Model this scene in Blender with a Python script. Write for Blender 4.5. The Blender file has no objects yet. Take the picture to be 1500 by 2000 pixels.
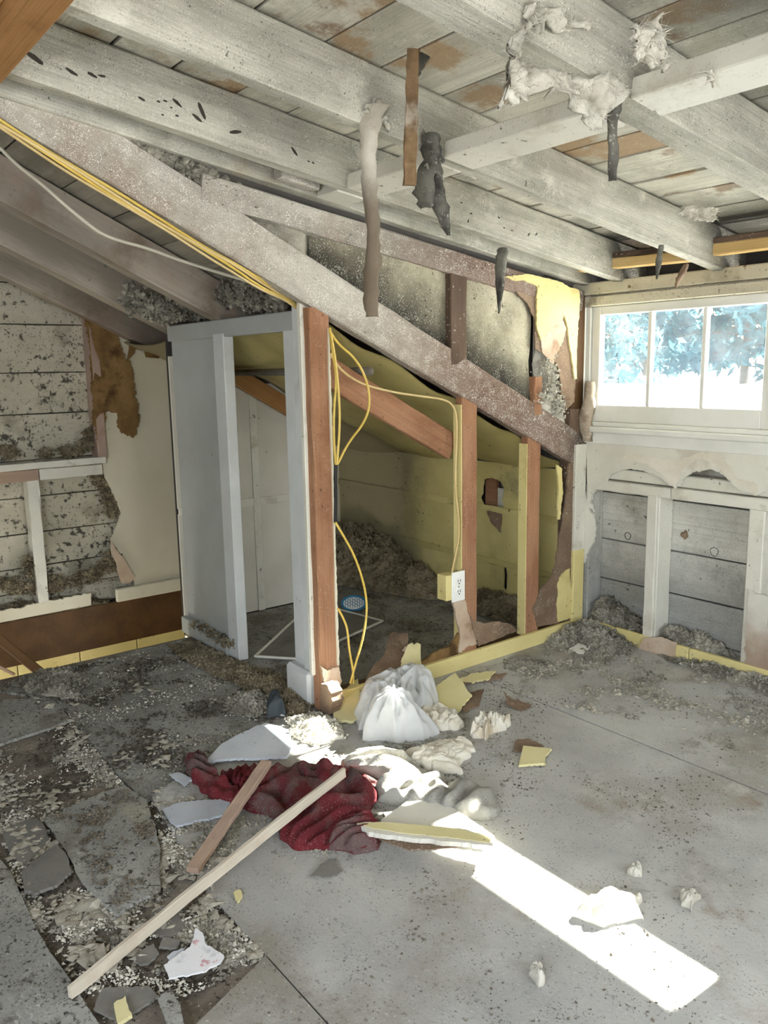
import bpy, bmesh, math, random
import numpy as np
from mathutils import Vector as V, Matrix, noise
random.seed(7); RNG = np.random.default_rng(7)
scene = bpy.context.scene
COL = scene.collection

# ------------------------------------------------------------------ camera
FPX, PITCH, YAW, ROLL = 1599.0, .1746, .9145, -.0179
CAM = V((2.4134, -3.0392, 1.25))
_cy, _sy = math.cos(YAW), math.sin(YAW)
FW = V((-_sy*math.cos(PITCH), _cy*math.cos(PITCH), -math.sin(PITCH)))
_r0 = V((_cy, _sy, 0)); _u0 = _r0.cross(FW)
RT = math.cos(ROLL)*_r0 + math.sin(ROLL)*_u0
UP = -math.sin(ROLL)*_r0 + math.cos(ROLL)*_u0
cd = bpy.data.cameras.new('camera'); cam = bpy.data.objects.new('camera', cd); COL.objects.link(cam)
cd.sensor_fit = 'VERTICAL'; cd.sensor_height = 24.0; cd.lens = 24.0*FPX/2000.0
cd.clip_start = .02; cd.clip_end = 400
cam.matrix_world = Matrix(((RT.x, UP.x, -FW.x, CAM.x), (RT.y, UP.y, -FW.y, CAM.y), (RT.z, UP.z, -FW.z, CAM.z), (0, 0, 0, 1)))
scene.camera = cam

# ------------------------------------------------------------------ light
scene.view_settings.view_transform = 'Standard'; scene.view_settings.look = 'None'
scene.view_settings.gamma = 1.0; scene.view_settings.use_curve_mapping = False
scene.view_settings.exposure = 0.72
w = bpy.data.worlds.new('sky'); scene.world = w; w.use_nodes = True
wn = w.node_tree; sk = wn.nodes.new('ShaderNodeTexSky'); sk.sky_type = 'NISHITA'
sk.sun_disc = False; sk.sun_elevation = math.radians(34); sk.sun_rotation = math.radians(0); sk.air_density = 1.2; sk.dust_density = 2.0
wn.links.new(sk.outputs[0], wn.nodes['Background'].inputs[0]); wn.nodes['Background'].inputs[1].default_value = .42
SUN_TO = V((.04, 1.0, .664)).normalized()
sl = bpy.data.lights.new('sun', 'SUN'); sl.energy = 75.0; sl.angle = math.radians(.6); sl.color = (1, .95, .86)
so = bpy.data.objects.new('sun', sl); COL.objects.link(so); so.rotation_euler = SUN_TO.to_track_quat('Z', 'Y').to_euler()
def area(name, loc, to, sx, sy, e, c):
    d = bpy.data.lights.new(name, 'AREA'); d.shape = 'RECTANGLE'; d.size = sx; d.size_y = sy; d.energy = e; d.color = c
    o = bpy.data.objects.new(name, d); COL.objects.link(o); o.location = loc
    o.rotation_euler = (V(loc)-V(to)).to_track_quat('Z', 'Y').to_euler(); return o
# unseen lamps added in place of daylight: behind the camera, beside it, below the stair
area('fill_back', (2.75, -4.33, 1.15), (2.2, -2.5, .9), 1.3, 1.0, 36, (.97, .985, 1.0))
area('fill_side', (3.73, -1.3, 1.0), (2.0, -1.3, .7), 1.5, .9, 24, (.97, .985, 1.0))
area('fill_stair', (-1.25, -3.2, -1.2), (-1.98, -1.6, -.5), .7, .7, 16, (1, .97, .88))

# ------------------------------------------------------------------ helpers
def ray(u, v): return FW + RT*((u-750)/FPX) - UP*((v-1000)/FPX)
def at(u, v, ax, val):                    # a photo position laid on a world plane
    d = ray(u, v); i = 'xyz'.index(ax); return CAM + d*((val-CAM[i])/d[i])
def fl(u, v, z=0.0): return at(u, v, 'z', z)
def dsl(y): return 1.589 - .153*y         # underside of the dormer rafters
def msl(y): return .76 - .475*y           # underside of the main rafters
def atn(u, v, p0, n):
    d = ray(u, v); n = V(n); return CAM + d*((V(p0)-CAM).dot(n)/d.dot(n))
def lin(h):
    h = h.lstrip('#'); c = [int(h[i:i+2], 16)/255 for i in (0, 2, 4)]
    return tuple(x/12.92 if x <= .04045 else ((x+.055)/1.055)**2.4 for x in c) + (1,)
def jag(pts, amp, n=3, seed=0, closed=True, keep=()):
    """tears an outline: a slow wander plus fine teeth"""
    r = random.Random(seed); out = []; run = 0.0
    m = len(pts) if closed else len(pts)-1
    for i in range(m):
        a, b = pts[i], pts[(i+1) % len(pts)]; out.append(a)
        if i in keep: continue
        L = math.hypot(b[0]-a[0], b[1]-a[1]); k = max(1, min(n*6, int(L/4.5)))
        nx, ny = -(b[1]-a[1])/(L+1e-6), (b[0]-a[0])/(L+1e-6)
        for j in range(1, k+1):
            t = (j+r.uniform(-.25, .25))/(k+1); run = run*.6+r.uniform(-amp, amp)*.8; d = run*min(1, 4*t*(1-t)+.3)+r.uniform(-.35, .35)*amp
            out.append((a[0]+(b[0]-a[0])*t+nx*d, a[1]+(b[1]-a[1])*t+ny*d))
    if not closed: out.append(pts[-1])
    return out

class MB:
    def __init__(s): s.v = []; s.f = []
    def add(s, vs, fs):
        o = len(s.v); s.v += [tuple(p) for p in vs]; s.f += [tuple(i+o for i in f) for f in fs]; return s
    def box(s, x0, x1, y0, y1, z0, z1, c=0.0):
        if c <= 0:
            return s.add([(x0,y0,z0),(x1,y0,z0),(x1,y1,z0),(x0,y1,z0),(x0,y0,z1),(x1,y0,z1),(x1,y1,z1),(x0,y1,z1)],
                  [(3,2,1,0),(4,5,6,7),(0,1,5,4),(1,2,6,5),(2,3,7,6),(3,0,4,7)])
        bm = bmesh.new(); m = Matrix.Translation(((x0+x1)/2,(y0+y1)/2,(z0+z1)/2)) @ Matrix.Diagonal((x1-x0,y1-y0,z1-z0,1))
        bmesh.ops.create_cube(bm, size=1, matrix=m)
        bmesh.ops.bevel(bm, geom=bm.edges[:], offset=c, segments=1, affect='EDGES')
        bm.verts.index_update(); s.add([v.co[:] for v in bm.verts], [[v.index for v in f.verts] for f in bm.faces]); bm.free(); return s
    def prism(s, pts, vec):
        n = len(pts); vec = V(vec); pts = [V(p) for p in pts]
        nrm = V((0, 0, 0))
        for i in range(n):
            a, b = pts[i], pts[(i+1) % n]; nrm += a.cross(b)
        if nrm.dot(vec) > 0: pts = pts[::-1]
        return s.add(pts+[p+vec for p in pts], [tuple(range(n)), tuple(range(2*n-1, n-1, -1))]+[((i+1) % n, i, n+i, n+(i+1) % n) for i in range(n)])
    def tube(s, pts, r, n=6, smoothk=0):
        P = [V(p) for p in pts]
        for _ in range(smoothk):
            Q = [P[0]]
            for a, b in zip(P, P[1:]): Q += [a*.75+b*.25, a*.25+b*.75]
            P = Q+[P[-1]]
        rings = []; up = V((.13, .27, .95))
        for i, p in enumerate(P):
            t = (P[min(i+1, len(P)-1)]-P[max(i-1, 0)]).normalized()
            a = t.cross(up)
            if a.length < .1: a = t.cross(V((1, 0, 0)))
            a.normalize(); b = t.cross(a)
            rr = r(i/(len(P)-1)) if callable(r) else r
            rings.append([p+a*math.cos(k*2*math.pi/n)*rr+b*math.sin(k*2*math.pi/n)*rr for k in range(n)])
        vs = [q for R in rings for q in R]; fs = []
        for i in range(len(P)-1):
            for k in range(n): fs.append((i*n+k, i*n+(k+1) % n, (i+1)*n+(k+1) % n, (i+1)*n+k))
        fs += [tuple(range(n-1, -1, -1)), tuple((len(P)-1)*n+k for k in range(n))]
        return s.add(vs, fs)
    def ribbon(s, pts, ws, side, th=.004, na=5, rough=.006, curl=0.0, seed=0):
        P = [V(p) for p in pts]; side = V(side).normalized(); W = list(ws)
        for _ in range(2):
            Q = [P[0]]; X = [W[0]]
            for a, b, c, d in zip(P, P[1:], W, W[1:]): Q += [a*.75+b*.25, a*.25+b*.75]; X += [c*.75+d*.25, c*.25+d*.75]
            P = Q+[P[-1]]; W = X+[W[-1]]
        nor = side.cross((P[-1]-P[0]).normalized()).normalized(); vs = []; n = len(P)
        for layer in (0, 1):
            for i, p in enumerate(P):
                for k in range(na):
                    t = k/(na-1)-.5; q = p+side*(t*W[i])
                    nz = noise.noise(q*30+V((seed, 0, 0)))*rough + noise.noise(q*9+V((seed, 5, 0)))*rough*2
                    ed = side*noise.noise(q*70+V((0, seed, 3)))*W[i]*.22*(abs(t) > .4)
                    vs.append(q+ed+nor*(nz+curl*W[i]*(4*t*t)+(th if layer else 0)))
        o = n*na; fs = []
        for i in range(n-1):
            for k in range(na-1):
                a = i*na+k; fs.append((a, a+1, a+na+1, a+na)); fs.append((o+a, o+a+na, o+a+na+1, o+a+1))
            a = i*na; fs.append((a, a+na, o+a+na, o+a)); a = i*na+na-1; fs.append((a, o+a, o+a+na, a+na))
        for k in range(na-1):
            fs.append((k, o+k, o+k+1, k+1)); a = (n-1)*na+k; fs.append((a, a+1, o+a+1, o+a))
        return s.add(vs, fs)
    def mound(s, outline, center, hf, rings=20, n=90, z0=0.0, wig=0.0):
        O = [V((p[0], p[1], 0)) for p in outline]; L = [0]
        for i in range(len(O)): L.append(L[-1]+(O[(i+1) % len(O)]-O[i]).length)
        res = []
        for k in range(n):
            d = L[-1]*k/n; i = max(j for j in range(len(O)) if L[j] <= d)
            t = (d-L[i])/(L[i+1]-L[i]+1e-9); res.append(O[i].lerp(O[(i+1) % len(O)], t))
        c = V((center[0], center[1], 0)); vs = [(c.x, c.y, z0+hf(c.x, c.y, 0))]; fs = []
        for j in range(1, rings+1):
            r = (j/rings)**.8
            for k in range(n):
                p = c.lerp(res[k], r)
                if wig: p = p+V((noise.noise(p*25), noise.noise(p*25+V((9, 9, 9))), 0))*wig
                vs.append((p.x, p.y, z0+hf(p.x, p.y, r)))
        for k in range(n): fs.append((0, 1+k, 1+(k+1) % n))
        for j in range(rings-1):
            for k in range(n):
                a = 1+j*n; fs.append((a+k, a+n+k, a+n+(k+1) % n, a+(k+1) % n))
        a = 1+(rings-1)*n; o = len(vs)
        for k in range(n): vs.append((vs[a+k][0], vs[a+k][1], z0))
        for k in range(n): fs.append((a+k, o+k, o+(k+1) % n, a+(k+1) % n))
        fs.append(tuple(o+n-1-k for k in range(n)))
        area2 = sum(res[k].x*res[(k+1) % n].y-res[(k+1) % n].x*res[k].y for k in range(n))
        if area2 < 0: fs = [f[::-1] for f in fs]
        return s.add(vs, fs)
    def blob(s, c, rad, seed=0, sub=3, amp=.35, freq=1.6):
        bm = bmesh.new(); bmesh.ops.create_icosphere(bm, subdivisions=sub, radius=1); bm.verts.index_update(); c = V(c); vs = []
        for v in bm.verts:
            q = v.co*freq+V((seed*3.1, seed*1.7, seed)); k = 1+amp*(noise.noise(q)+.6*noise.noise(q*2.7)+.45*noise.noise(q*6.3))
            vs.append(c+V((v.co.x*rad[0], v.co.y*rad[1], v.co.z*rad[2]))*k)
        s.add(vs, [[v.index for v in f.verts] for f in bm.faces]); bm.free(); return s
    def chips(s, P, size, flat=.45):
        base = np.array([(1,0,0),(-1,0,0),(0,1,0),(0,-1,0),(0,0,1),(0,0,-1)], float)
        tri = [(0,2,4),(2,1,4),(1,3,4),(3,0,4),(2,0,5),(1,2,5),(3,1,5),(0,3,5)]
        for p in P:
            sz = random.uniform(*size)*(.5+random.random()**2*1.2); a = random.random()*6.28; ca, sa = math.cos(a), math.sin(a)
            e = .4+random.random()*.8; o = len(s.v); tl = random.uniform(-.35, .35)
            for b in base:
                x = b[0]*sz*random.uniform(.6, 1.3); y = b[1]*sz*e*random.uniform(.6, 1.3); z = b[2]*sz*flat*random.uniform(.5, 1.4)+x*tl
                s.v.append((p[0]+x*ca-y*sa, p[1]+x*sa+y*ca, p[2]+z+sz*flat*.4))
            s.f += [(i+o, j+o, k+o) for i, j, k in tri]
        return s

def tag(o, label=None, cat=None, group=None, kind=None):
    if label: o['label'] = label
    if cat: o['category'] = cat
    if group: o['group'] = group
    if kind: o['kind'] = kind
    return o
def empty(name, loc=(0, 0, 0), **k):
    o = bpy.data.objects.new(name, None); COL.objects.link(o); o.location = loc; o.empty_display_size = .05; return tag(o, **k)
def adopt(o, parent):
    o.parent = parent; o.matrix_parent_inverse = wmat(parent).inverted()
def wmat(o):
    b = Matrix.LocRotScale(o.location, o.rotation_euler, o.scale)
    if o.parent: return wmat(o.parent) @ o.matrix_parent_inverse @ b
    return b
def obj(name, m, mt, parent=None, smooth=False, **k):
    me = bpy.data.meshes.new(name); me.from_pydata(m.v, [], m.f); me.update()
    if smooth: me.polygons.foreach_set('use_smooth', [True]*len(me.polygons))
    me.materials.append(mt); o = bpy.data.objects.new(name, me); COL.objects.link(o)
    if parent is not None: adopt(o, parent)
    return tag(o, **k)
def beam(name, p0, p1, w, h, mt, parent=None, up=(0, 0, 1), seg=10, jit=.0015, ch=.004, seed=0, bow=0.0, **k):
    """timber of width w and depth h whose axis runs p0-p1; its own x axis follows the grain"""
    p0, p1 = V(p0), V(p1); d = p1-p0; L = d.length; x = d.normalized(); z = V(up)-x*V(up).dot(x); z.normalize(); y = z.cross(x)
    r = random.Random(sum(map(ord, name))+round(p0.x*997)*7+round(p0.y*991)*13+round(p0.z*983)*29+seed)
    a, b = w/2, h/2; c = min(ch, a*.4, b*.4)
    sec = [(-a+c,-b),(a-c,-b),(a,-b+c),(a,b-c),(a-c,b),(-a+c,b),(-a,b-c),(-a,-b+c)]; m = MB(); vs = []
    for i in range(seg+1):
        t = i/seg; bz = bow*math.sin(t*math.pi)
        for (yy, zz) in sec: vs.append((-L/2+L*t, yy+r.uniform(-jit, jit), zz+r.uniform(-jit, jit)+bz))
    fs = []
    for i in range(seg):
        for q in range(8): fs.append((i*8+q, (i+1)*8+q, (i+1)*8+(q+1) % 8, i*8+(q+1) % 8))
    fs += [tuple(range(8)), tuple(seg*8+7-q for q in range(8))]
    fs = [f[::-1] for f in fs]
    m.add(vs, fs); o = obj(name, m, mt)
    R = Matrix((x, y, z)).transposed(); o.rotation_euler = R.to_euler(); o.location = (p0+p1)/2
    if parent is not None: adopt(o, parent)
    return tag(o, **k)

# ------------------------------------------------------------------ materials
def mat(name, c1, c2, scale=6, st=(1, 1, 1), rough=.85, bump=.25, bscale=40, stains=(), specks=(), grads=(), world=False, lo=.35, hi=.65, trans=0.0, grain=0.0, spec=.25):
    m = bpy.data.materials.new(name); m.use_nodes = True; t = m.node_tree; N = t.nodes; L = t.links; b = N['Principled BSDF']
    b.inputs['Roughness'].default_value = rough; b.inputs['Specular IOR Level'].default_value = spec
    tc = N.new('ShaderNodeTexCoord'); mp = N.new('ShaderNodeMapping'); mp.inputs['Scale'].default_value = st
    geo = N.new('ShaderNodeNewGeometry')
    L.new(geo.outputs['Position'] if world else tc.outputs['Object'], mp.inputs['Vector'])
    if not world:
        oi = N.new('ShaderNodeObjectInfo'); mu = N.new('ShaderNodeVectorMath'); mu.operation = 'SCALE'; mu.inputs[0].default_value = (37, 19, 53)
        L.new(oi.outputs['Random'], mu.inputs['Scale']); L.new(mu.outputs[0], mp.inputs['Location'])
    vec = mp.outputs[0]
    raw = N.new('ShaderNodeVectorMath'); raw.operation = 'ADD'; L.new(geo.outputs['Position'] if world else tc.outputs['Object'], raw.inputs[0])
    if not world: L.new(mu.outputs[0], raw.inputs[1])
    def nz(sc, v=vec, det=4, ro=.6):
        n = N.new('ShaderNodeTexNoise'); n.inputs['Scale'].default_value = sc; n.inputs['Detail'].default_value = det; n.inputs['Roughness'].default_value = ro
        L.new(v, n.inputs['Vector']); return n.outputs['Fac']
    def rng(s, lo, hi, mx=1.0):
        r = N.new('ShaderNodeMapRange'); r.interpolation_type = 'SMOOTHSTEP'; r.inputs[1].default_value = lo; r.inputs[2].default_value = hi; r.inputs[4].default_value = mx
        L.new(s, r.inputs[0]); return r.outputs[0]
    def mix(f, A, B):
        x = N.new('ShaderNodeMix'); x.data_type = 'RGBA'
        L.new(f, x.inputs[0])
        for s, i in ((A, 6), (B, 7)):
            if isinstance(s, tuple): x.inputs[i].default_value = s
            else: L.new(s, x.inputs[i])
        return x.outputs[2]
    c = mix(rng(nz(scale, det=6), lo, hi), lin(c1), lin(c2))
    if grain:
        gv = N.new('ShaderNodeMapping'); gv.inputs['Scale'].default_value = (2, 60, 60); L.new(vec, gv.inputs['Vector'])
        g = rng(nz(1.6, gv.outputs[0], 5), .4, .75, grain); c = mix(g, c, tuple(x*.45 for x in lin(c2)[:3])+(1,))
    for (cc, sc, lo_, hi_, mx) in stains:
        c = mix(rng(nz(sc, raw.outputs[0], 7, .65), lo_, hi_, mx), c, lin(cc))
    for (cc, dv, g0, g1, na, ns, mx) in grads:         # mould and other tones that set in along a direction: direction, start, end, raggedness
        d = N.new('ShaderNodeVectorMath'); d.operation = 'DOT_PRODUCT'; L.new(geo.outputs['Position'], d.inputs[0]); d.inputs[1].default_value = dv
        a = N.new('ShaderNodeMath'); a.operation = 'MULTIPLY_ADD'; L.new(nz(ns, geo.outputs['Position'], 6, .7), a.inputs[0]); a.inputs[1].default_value = na; L.new(d.outputs['Value'], a.inputs[2])
        c = mix(rng(a.outputs[0], g0, g1, mx), c, lin(cc))
    for (cc, sc, lo_, hi_, mx) in specks:
        ad = N.new('ShaderNodeMath'); ad.operation = 'MULTIPLY_ADD'; ad.inputs[1].default_value = .30; L.new(nz(sc*.09, raw.outputs[0], 3, .6), ad.inputs[0]); L.new(nz(sc, raw.outputs[0], 3, .6), ad.inputs[2])
        c = mix(rng(ad.outputs[0], lo_+.13, hi_+.15, mx), c, lin(cc))
    L.new(c, b.inputs['Base Color'])
    if bump:
        bp = N.new('ShaderNodeBump'); bp.inputs['Strength'].default_value = bump; bp.inputs['Distance'].default_value = .01
        L.new(nz(bscale, vec, 6, .65), bp.inputs['Height']); L.new(bp.outputs[0], b.inputs['Normal'])
    if trans:
        tr = N.new('ShaderNodeBsdfTranslucent'); L.new(c, tr.inputs[0]); mx = N.new('ShaderNodeMixShader'); mx.inputs[0].default_value = trans
        L.new(b.outputs[0], mx.inputs[1]); L.new(tr.outputs[0], mx.inputs[2]); L.new(mx.outputs[0], N['Material Output'].inputs['Surface'])
    return m
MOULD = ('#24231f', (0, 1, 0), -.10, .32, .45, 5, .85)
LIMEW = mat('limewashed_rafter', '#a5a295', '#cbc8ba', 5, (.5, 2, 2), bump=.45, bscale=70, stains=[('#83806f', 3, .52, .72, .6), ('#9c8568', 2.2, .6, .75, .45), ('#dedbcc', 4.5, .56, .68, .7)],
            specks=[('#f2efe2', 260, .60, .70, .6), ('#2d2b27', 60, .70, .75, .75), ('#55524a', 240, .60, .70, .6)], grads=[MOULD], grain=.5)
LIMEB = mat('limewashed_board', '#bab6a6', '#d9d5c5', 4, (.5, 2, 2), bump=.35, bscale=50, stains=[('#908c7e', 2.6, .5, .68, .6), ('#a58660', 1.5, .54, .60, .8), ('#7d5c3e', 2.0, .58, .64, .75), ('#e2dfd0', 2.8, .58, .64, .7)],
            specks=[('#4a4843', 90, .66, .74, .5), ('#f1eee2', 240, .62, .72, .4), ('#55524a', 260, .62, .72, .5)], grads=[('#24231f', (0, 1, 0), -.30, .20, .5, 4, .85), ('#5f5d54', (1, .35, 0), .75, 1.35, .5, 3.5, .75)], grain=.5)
DULLB = mat('dull_eave_board', '#8d887c', '#b0aa9c', 4, (.5, 2, 2), bump=.3, bscale=50, stains=[('#6f675a', 2.6, .5, .7, .7)], specks=[('#3a3833', 70, .68, .75, .6)], grain=.35)
DULLR = mat('dull_eave_rafter', '#9a9286', '#b9aea0', 4, (.5, 2, 2), bump=.3, bscale=45, stains=[('#7d6a58', 2.5, .5, .68, .8), ('#b39a8a', 1.7, .55, .7, .6)],
            specks=[('#33302b', 60, .68, .76, .6)], grads=[('#1f1e1a', (0, 1, 0), -1.6, -.9, .4, 4, .7)], grain=.3)
COLDR = mat('mouldy_main_rafter', '#a39c91', '#c2bdb1', 3.5, (.5, 2, 2), bump=.4, bscale=70, stains=[('#8f7868', 2.4, .52, .66, .55), ('#7a756b', 3.1, .55, .7, .6)],
            specks=[('#f1efe6', 300, .56, .68, .8), ('#2b2824', 70, .68, .74, .7), ('#5a554c', 200, .60, .70, .5)], grads=[('#6e4d3d', (0, 1, 0), -1.15, -.35, .6, 3, .8), ('#1b1917', (0, 1, 0), -.12, .2, .3, 5, .8)], grain=.3)
PINKW = mat('raw_fir_stud', '#94694e', '#ac8163', 5, (.5, 2, 2), bump=.25, bscale=50, stains=[('#7a5038', 3, .55, .72, .6)], specks=[('#3a2218', 60, .68, .74, .8), ('#d8c3b0', 200, .64, .72, .5)], grain=.5)
ORANGEW = mat('raw_pine', '#94693f', '#ab7f50', 5, (.5, 2, 2), bump=.2, stains=[('#6d4a2a', 3, .58, .75, .5)], grain=.5)
GOLDW = mat('fresh_pine', '#c9a76c', '#d9bc86', 5, (.5, 2, 2), bump=.12, stains=[('#9a7440', 4, .62, .8, .5)], grain=.3)
BROWNW = mat('brown_wood', '#4d3620', '#5e4429', 4, (.5, 2, 2), rough=.55, bump=.1, grain=.4)
DARKW = mat('dark_stud', '#56463a', '#6d5a4b', 4, (.5, 2, 2), bump=.3, specks=[('#d8d2c4', 90, .66, .73, .8)], stains=[('#2c2620', 3, .5, .7, .7)], grain=.3)
WHITEP = mat('white_paint', '#d3d0c4', '#e0ddd1', 3, rough=.5, bump=.15, stains=[('#b0a894', 4, .55, .70, .6), ('#8d8470', 8, .62, .72, .5)], specks=[('#4a3e30', 35, .68, .74, .8), ('#9a9486', 160, .62, .7, .4)])
WINP = mat('window_paint', '#dbdbd4', '#e9e9e4', 3, rough=.45, bump=.06, stains=[('#c2bdaf', 5, .62, .78, .5)], specks=[('#7a4a2a', 22, .76, .80, .8)])
GREYP = mat('grey_paint', '#a3a5a2', '#adb0ad', 2.5, rough=.5, bump=.05, stains=[('#8f908b', 2, .55, .75, .5)], specks=[('#4c4a44', 40, .74, .79, .7)])
GREYL = mat('pale_grey_trim', '#c3c5c4', '#d0d2d2', 3, rough=.5, bump=.06, specks=[('#5a5650', 40, .72, .78, .8)], stains=[('#a5a49e', 4, .6, .75, .5)])
CREAM = mat('cream_wallboard', '#cfc8b2', '#d8d2be', 2, rough=.7, bump=.06, stains=[('#b8ae95', 2, .58, .75, .5)], specks=[('#5c4c34', 30, .75, .79, .6)])
YELL = mat('yellow_paint', '#d6c789', '#e0d296', 3, rough=.55, bump=.1, stains=[('#b7a56a', 4, .56, .72, .5), ('#9a8a62', 7, .64, .74, .5)], specks=[('#4b3c24', 60, .68, .74, .7)])
YELLIN = mat('yellow_closet_paper', '#c2b477', '#d3c68a', 2, rough=.6, bump=.4, bscale=9, stains=[('#998c60', 1.6, .52, .70, .6), ('#857c63', 2.3, .62, .74, .6)], specks=[('#3c3020', 50, .68, .74, .8)],
             grads=[('#7d7564', (-1, 0, 0), 1.2, 1.6, .5, 3, .8)])
WHITEW = mat('white_closet_wall', '#c9c5b8', '#d6d2c6', 2, rough=.7, bump=.08, stains=[('#a89f8a', 3, .6, .75, .5)], specks=[('#4c4434', 35, .74, .79, .6)])
LBOARD = mat('spotted_white_board', '#b0aa98', '#c6c0ae', 3, (1, .4, 1.5), rough=.75, bump=.25, stains=[('#857d6a', 3, .52, .68, .75), ('#5d5545', 2.1, .62, .72, .6)], specks=[('#201d17', 30, .58, .68, .85), ('#36322a', 90, .60, .70, .8)])
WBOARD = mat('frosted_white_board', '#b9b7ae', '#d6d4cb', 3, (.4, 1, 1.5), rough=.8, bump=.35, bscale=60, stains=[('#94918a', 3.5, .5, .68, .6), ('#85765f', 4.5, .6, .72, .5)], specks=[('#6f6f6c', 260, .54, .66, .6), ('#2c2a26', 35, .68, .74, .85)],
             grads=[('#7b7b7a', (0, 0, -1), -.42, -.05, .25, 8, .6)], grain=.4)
HEADP = mat('weathered_head_board', '#c3bda8', '#d3ceba', 3, (.5, 1, 1.5), rough=.6, bump=.2, stains=[('#96896c', 3, .54, .68, .7), ('#6d5d44', 5, .6, .7, .6)], specks=[('#5b3a20', 35, .66, .72, .8), ('#7d7360', 120, .62, .7, .6)])
PLASTER = mat('white_plaster', '#cfccc0', '#dedbd0', 3, rough=.75, bump=.15, bscale=25, stains=[('#b5ac98', 4, .55, .7, .6), ('#8f897a', 9, .62, .72, .45)], specks=[('#5a5348', 60, .72, .77, .6)])
PAPERB = mat('brown_gypsum_paper', '#74604f', '#8c7661', 5, bump=.35, bscale=30, stains=[('#54402f', 4, .5, .7, .6), ('#ab917a', 6, .58, .70, .6)], specks=[('#e2dccd', 200, .62, .70, .5)])
PEACHB = mat('peach_gypsum_paper', '#b8a08a', '#cbb8a3', 6, bump=.3, stains=[('#86684f', 5, .54, .66, .7), ('#d8d0c2', 4, .58, .7, .6)])
RUST = mat('rotten_brown_paper', '#6d5331', '#8d7047', 7, bump=.8, bscale=25, stains=[('#3f2a17', 6, .48, .62, .85), ('#a88e62', 9, .6, .7, .6)])
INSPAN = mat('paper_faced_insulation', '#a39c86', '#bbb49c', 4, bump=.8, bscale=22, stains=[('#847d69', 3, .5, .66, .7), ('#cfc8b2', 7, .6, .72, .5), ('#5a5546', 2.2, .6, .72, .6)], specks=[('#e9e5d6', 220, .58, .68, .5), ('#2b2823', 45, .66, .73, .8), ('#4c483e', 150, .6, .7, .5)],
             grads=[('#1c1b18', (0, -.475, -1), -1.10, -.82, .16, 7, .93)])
INSGREY = mat('dirty_insulation', '#7f7b70', '#aba698', 9, bump=.9, bscale=45, stains=[('#4a463d', 6, .5, .66, .7)], specks=[('#cfcabb', 90, .62, .7, .6), ('#26231e', 70, .66, .72, .6)])
INSPALE = mat('pale_insulation_wool', '#c3beb0', '#dedacd', 9, bump=.8, bscale=60, stains=[('#9b9484', 6, .55, .7, .6)], specks=[('#6d675b', 90, .66, .73, .5)])
INSBROWN = mat('brown_loose_insulation', '#6a5f4c', '#948970', 12, bump=.9, bscale=60, stains=[('#443b2b', 8, .5, .66, .7)], specks=[('#bcb29c', 200, .58, .68, .7)])
SHEET = mat('grey_hardboard_sheet', '#a3a3a0', '#bdbdb9', 1.6, rough=.6, bump=.35, bscale=90, world=True, stains=[('#8a8376', 1.1, .50, .66, .8), ('#8a765c', 2.1, .585, .68, .65), ('#d0d0cc', 2.2, .57, .68, .6), ('#7d7468', 5.5, .6, .7, .6)],
            specks=[('#4e483d', 60, .64, .72, .6), ('#2f2b25', 160, .62, .70, .7), ('#dcdcd8', 120, .64, .72, .5)], spec=.35)
SHEETL = mat('soiled_hardboard_sheet', '#8b8b86', '#aaaaa4', 2.2, rough=.65, bump=.4, bscale=90, world=True, stains=[('#6a6458', 2.3, .48, .64, .85), ('#b5ad8d', 1.7, .58, .70, .5), ('#565045', 6, .58, .68, .7)],
             specks=[('#2d2a25', 60, .60, .68, .9), ('#3d3930', 150, .58, .68, .8), ('#c9c8c2', 140, .62, .7, .6)], spec=.3)
SUBF = mat('brown_subfloor', '#776e63', '#92897c', 3, rough=.85, bump=.5, world=True, stains=[('#484036', 2.5, .5, .66, .8), ('#9a9284', 5, .58, .7, .6)], specks=[('#c5c0b3', 120, .62, .70, .7), ('#26211c', 70, .62, .70, .8)])
SLATE = mat('dark_vinyl_tile', '#6f6d68', '#85827b', 4, rough=.7, bump=.3, stains=[('#45433f', 4, .5, .7, .6)], specks=[('#a8a598', 60, .7, .76, .6)])
LIGHTPC = mat('pale_blue_sheet', '#b8bec6', '#cbd1d8', 3, rough=.55, bump=.15, stains=[('#9a9b9a', 4, .6, .75, .5)], specks=[('#3f3b35', 40, .7, .76, .7)])
LATH = mat('old_lath', '#a58c7a', '#bfa692', 4, (.5, 2, 2), bump=.2, stains=[('#8b7d78', 3, .5, .7, .6)], specks=[('#5a4538', 60, .7, .76, .5)], grain=.3)
LATHW = mat('painted_lath', '#c9bfae', '#d9cfbd', 4, (.5, 2, 2), bump=.2, stains=[('#b09078', 3, .5, .7, .5)], grain=.3)
REDC = mat('red_fleece', '#5f2228', '#74292f', 6, rough=.95, bump=.6, bscale=140, stains=[('#6a5c58', 5, .46, .62, .85), ('#3b1519', 3, .52, .68, .6)], specks=[('#b0a59d', 240, .60, .72, .45)])
GREYC = mat('grey_knit', '#93918a', '#aaa89f', 6, rough=.95, bump=.5, bscale=140, stains=[('#726f67', 5, .50, .66, .6)], specks=[('#4d4a43', 200, .60, .70, .5)])
PLASTIC = mat('white_plastic_film', '#d8d9d8', '#e8e9e8', 5, rough=.32, bump=.35, bscale=14, trans=.3, stains=[('#c4beb0', 5, .6, .75, .5)])
TISSUE = mat('crumpled_paper', '#d6d0c0', '#e6e1d4', 6, rough=.8, bump=.6, bscale=22, stains=[('#b49a72', 5, .58, .7, .6)])
GYPY = mat('yellow_board_scrap', '#d3c995', '#ddd4a4', 4, rough=.7, bump=.15, stains=[('#a39566', 5, .58, .72, .5)], specks=[('#4c4030', 50, .7, .76, .6)])
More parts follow.
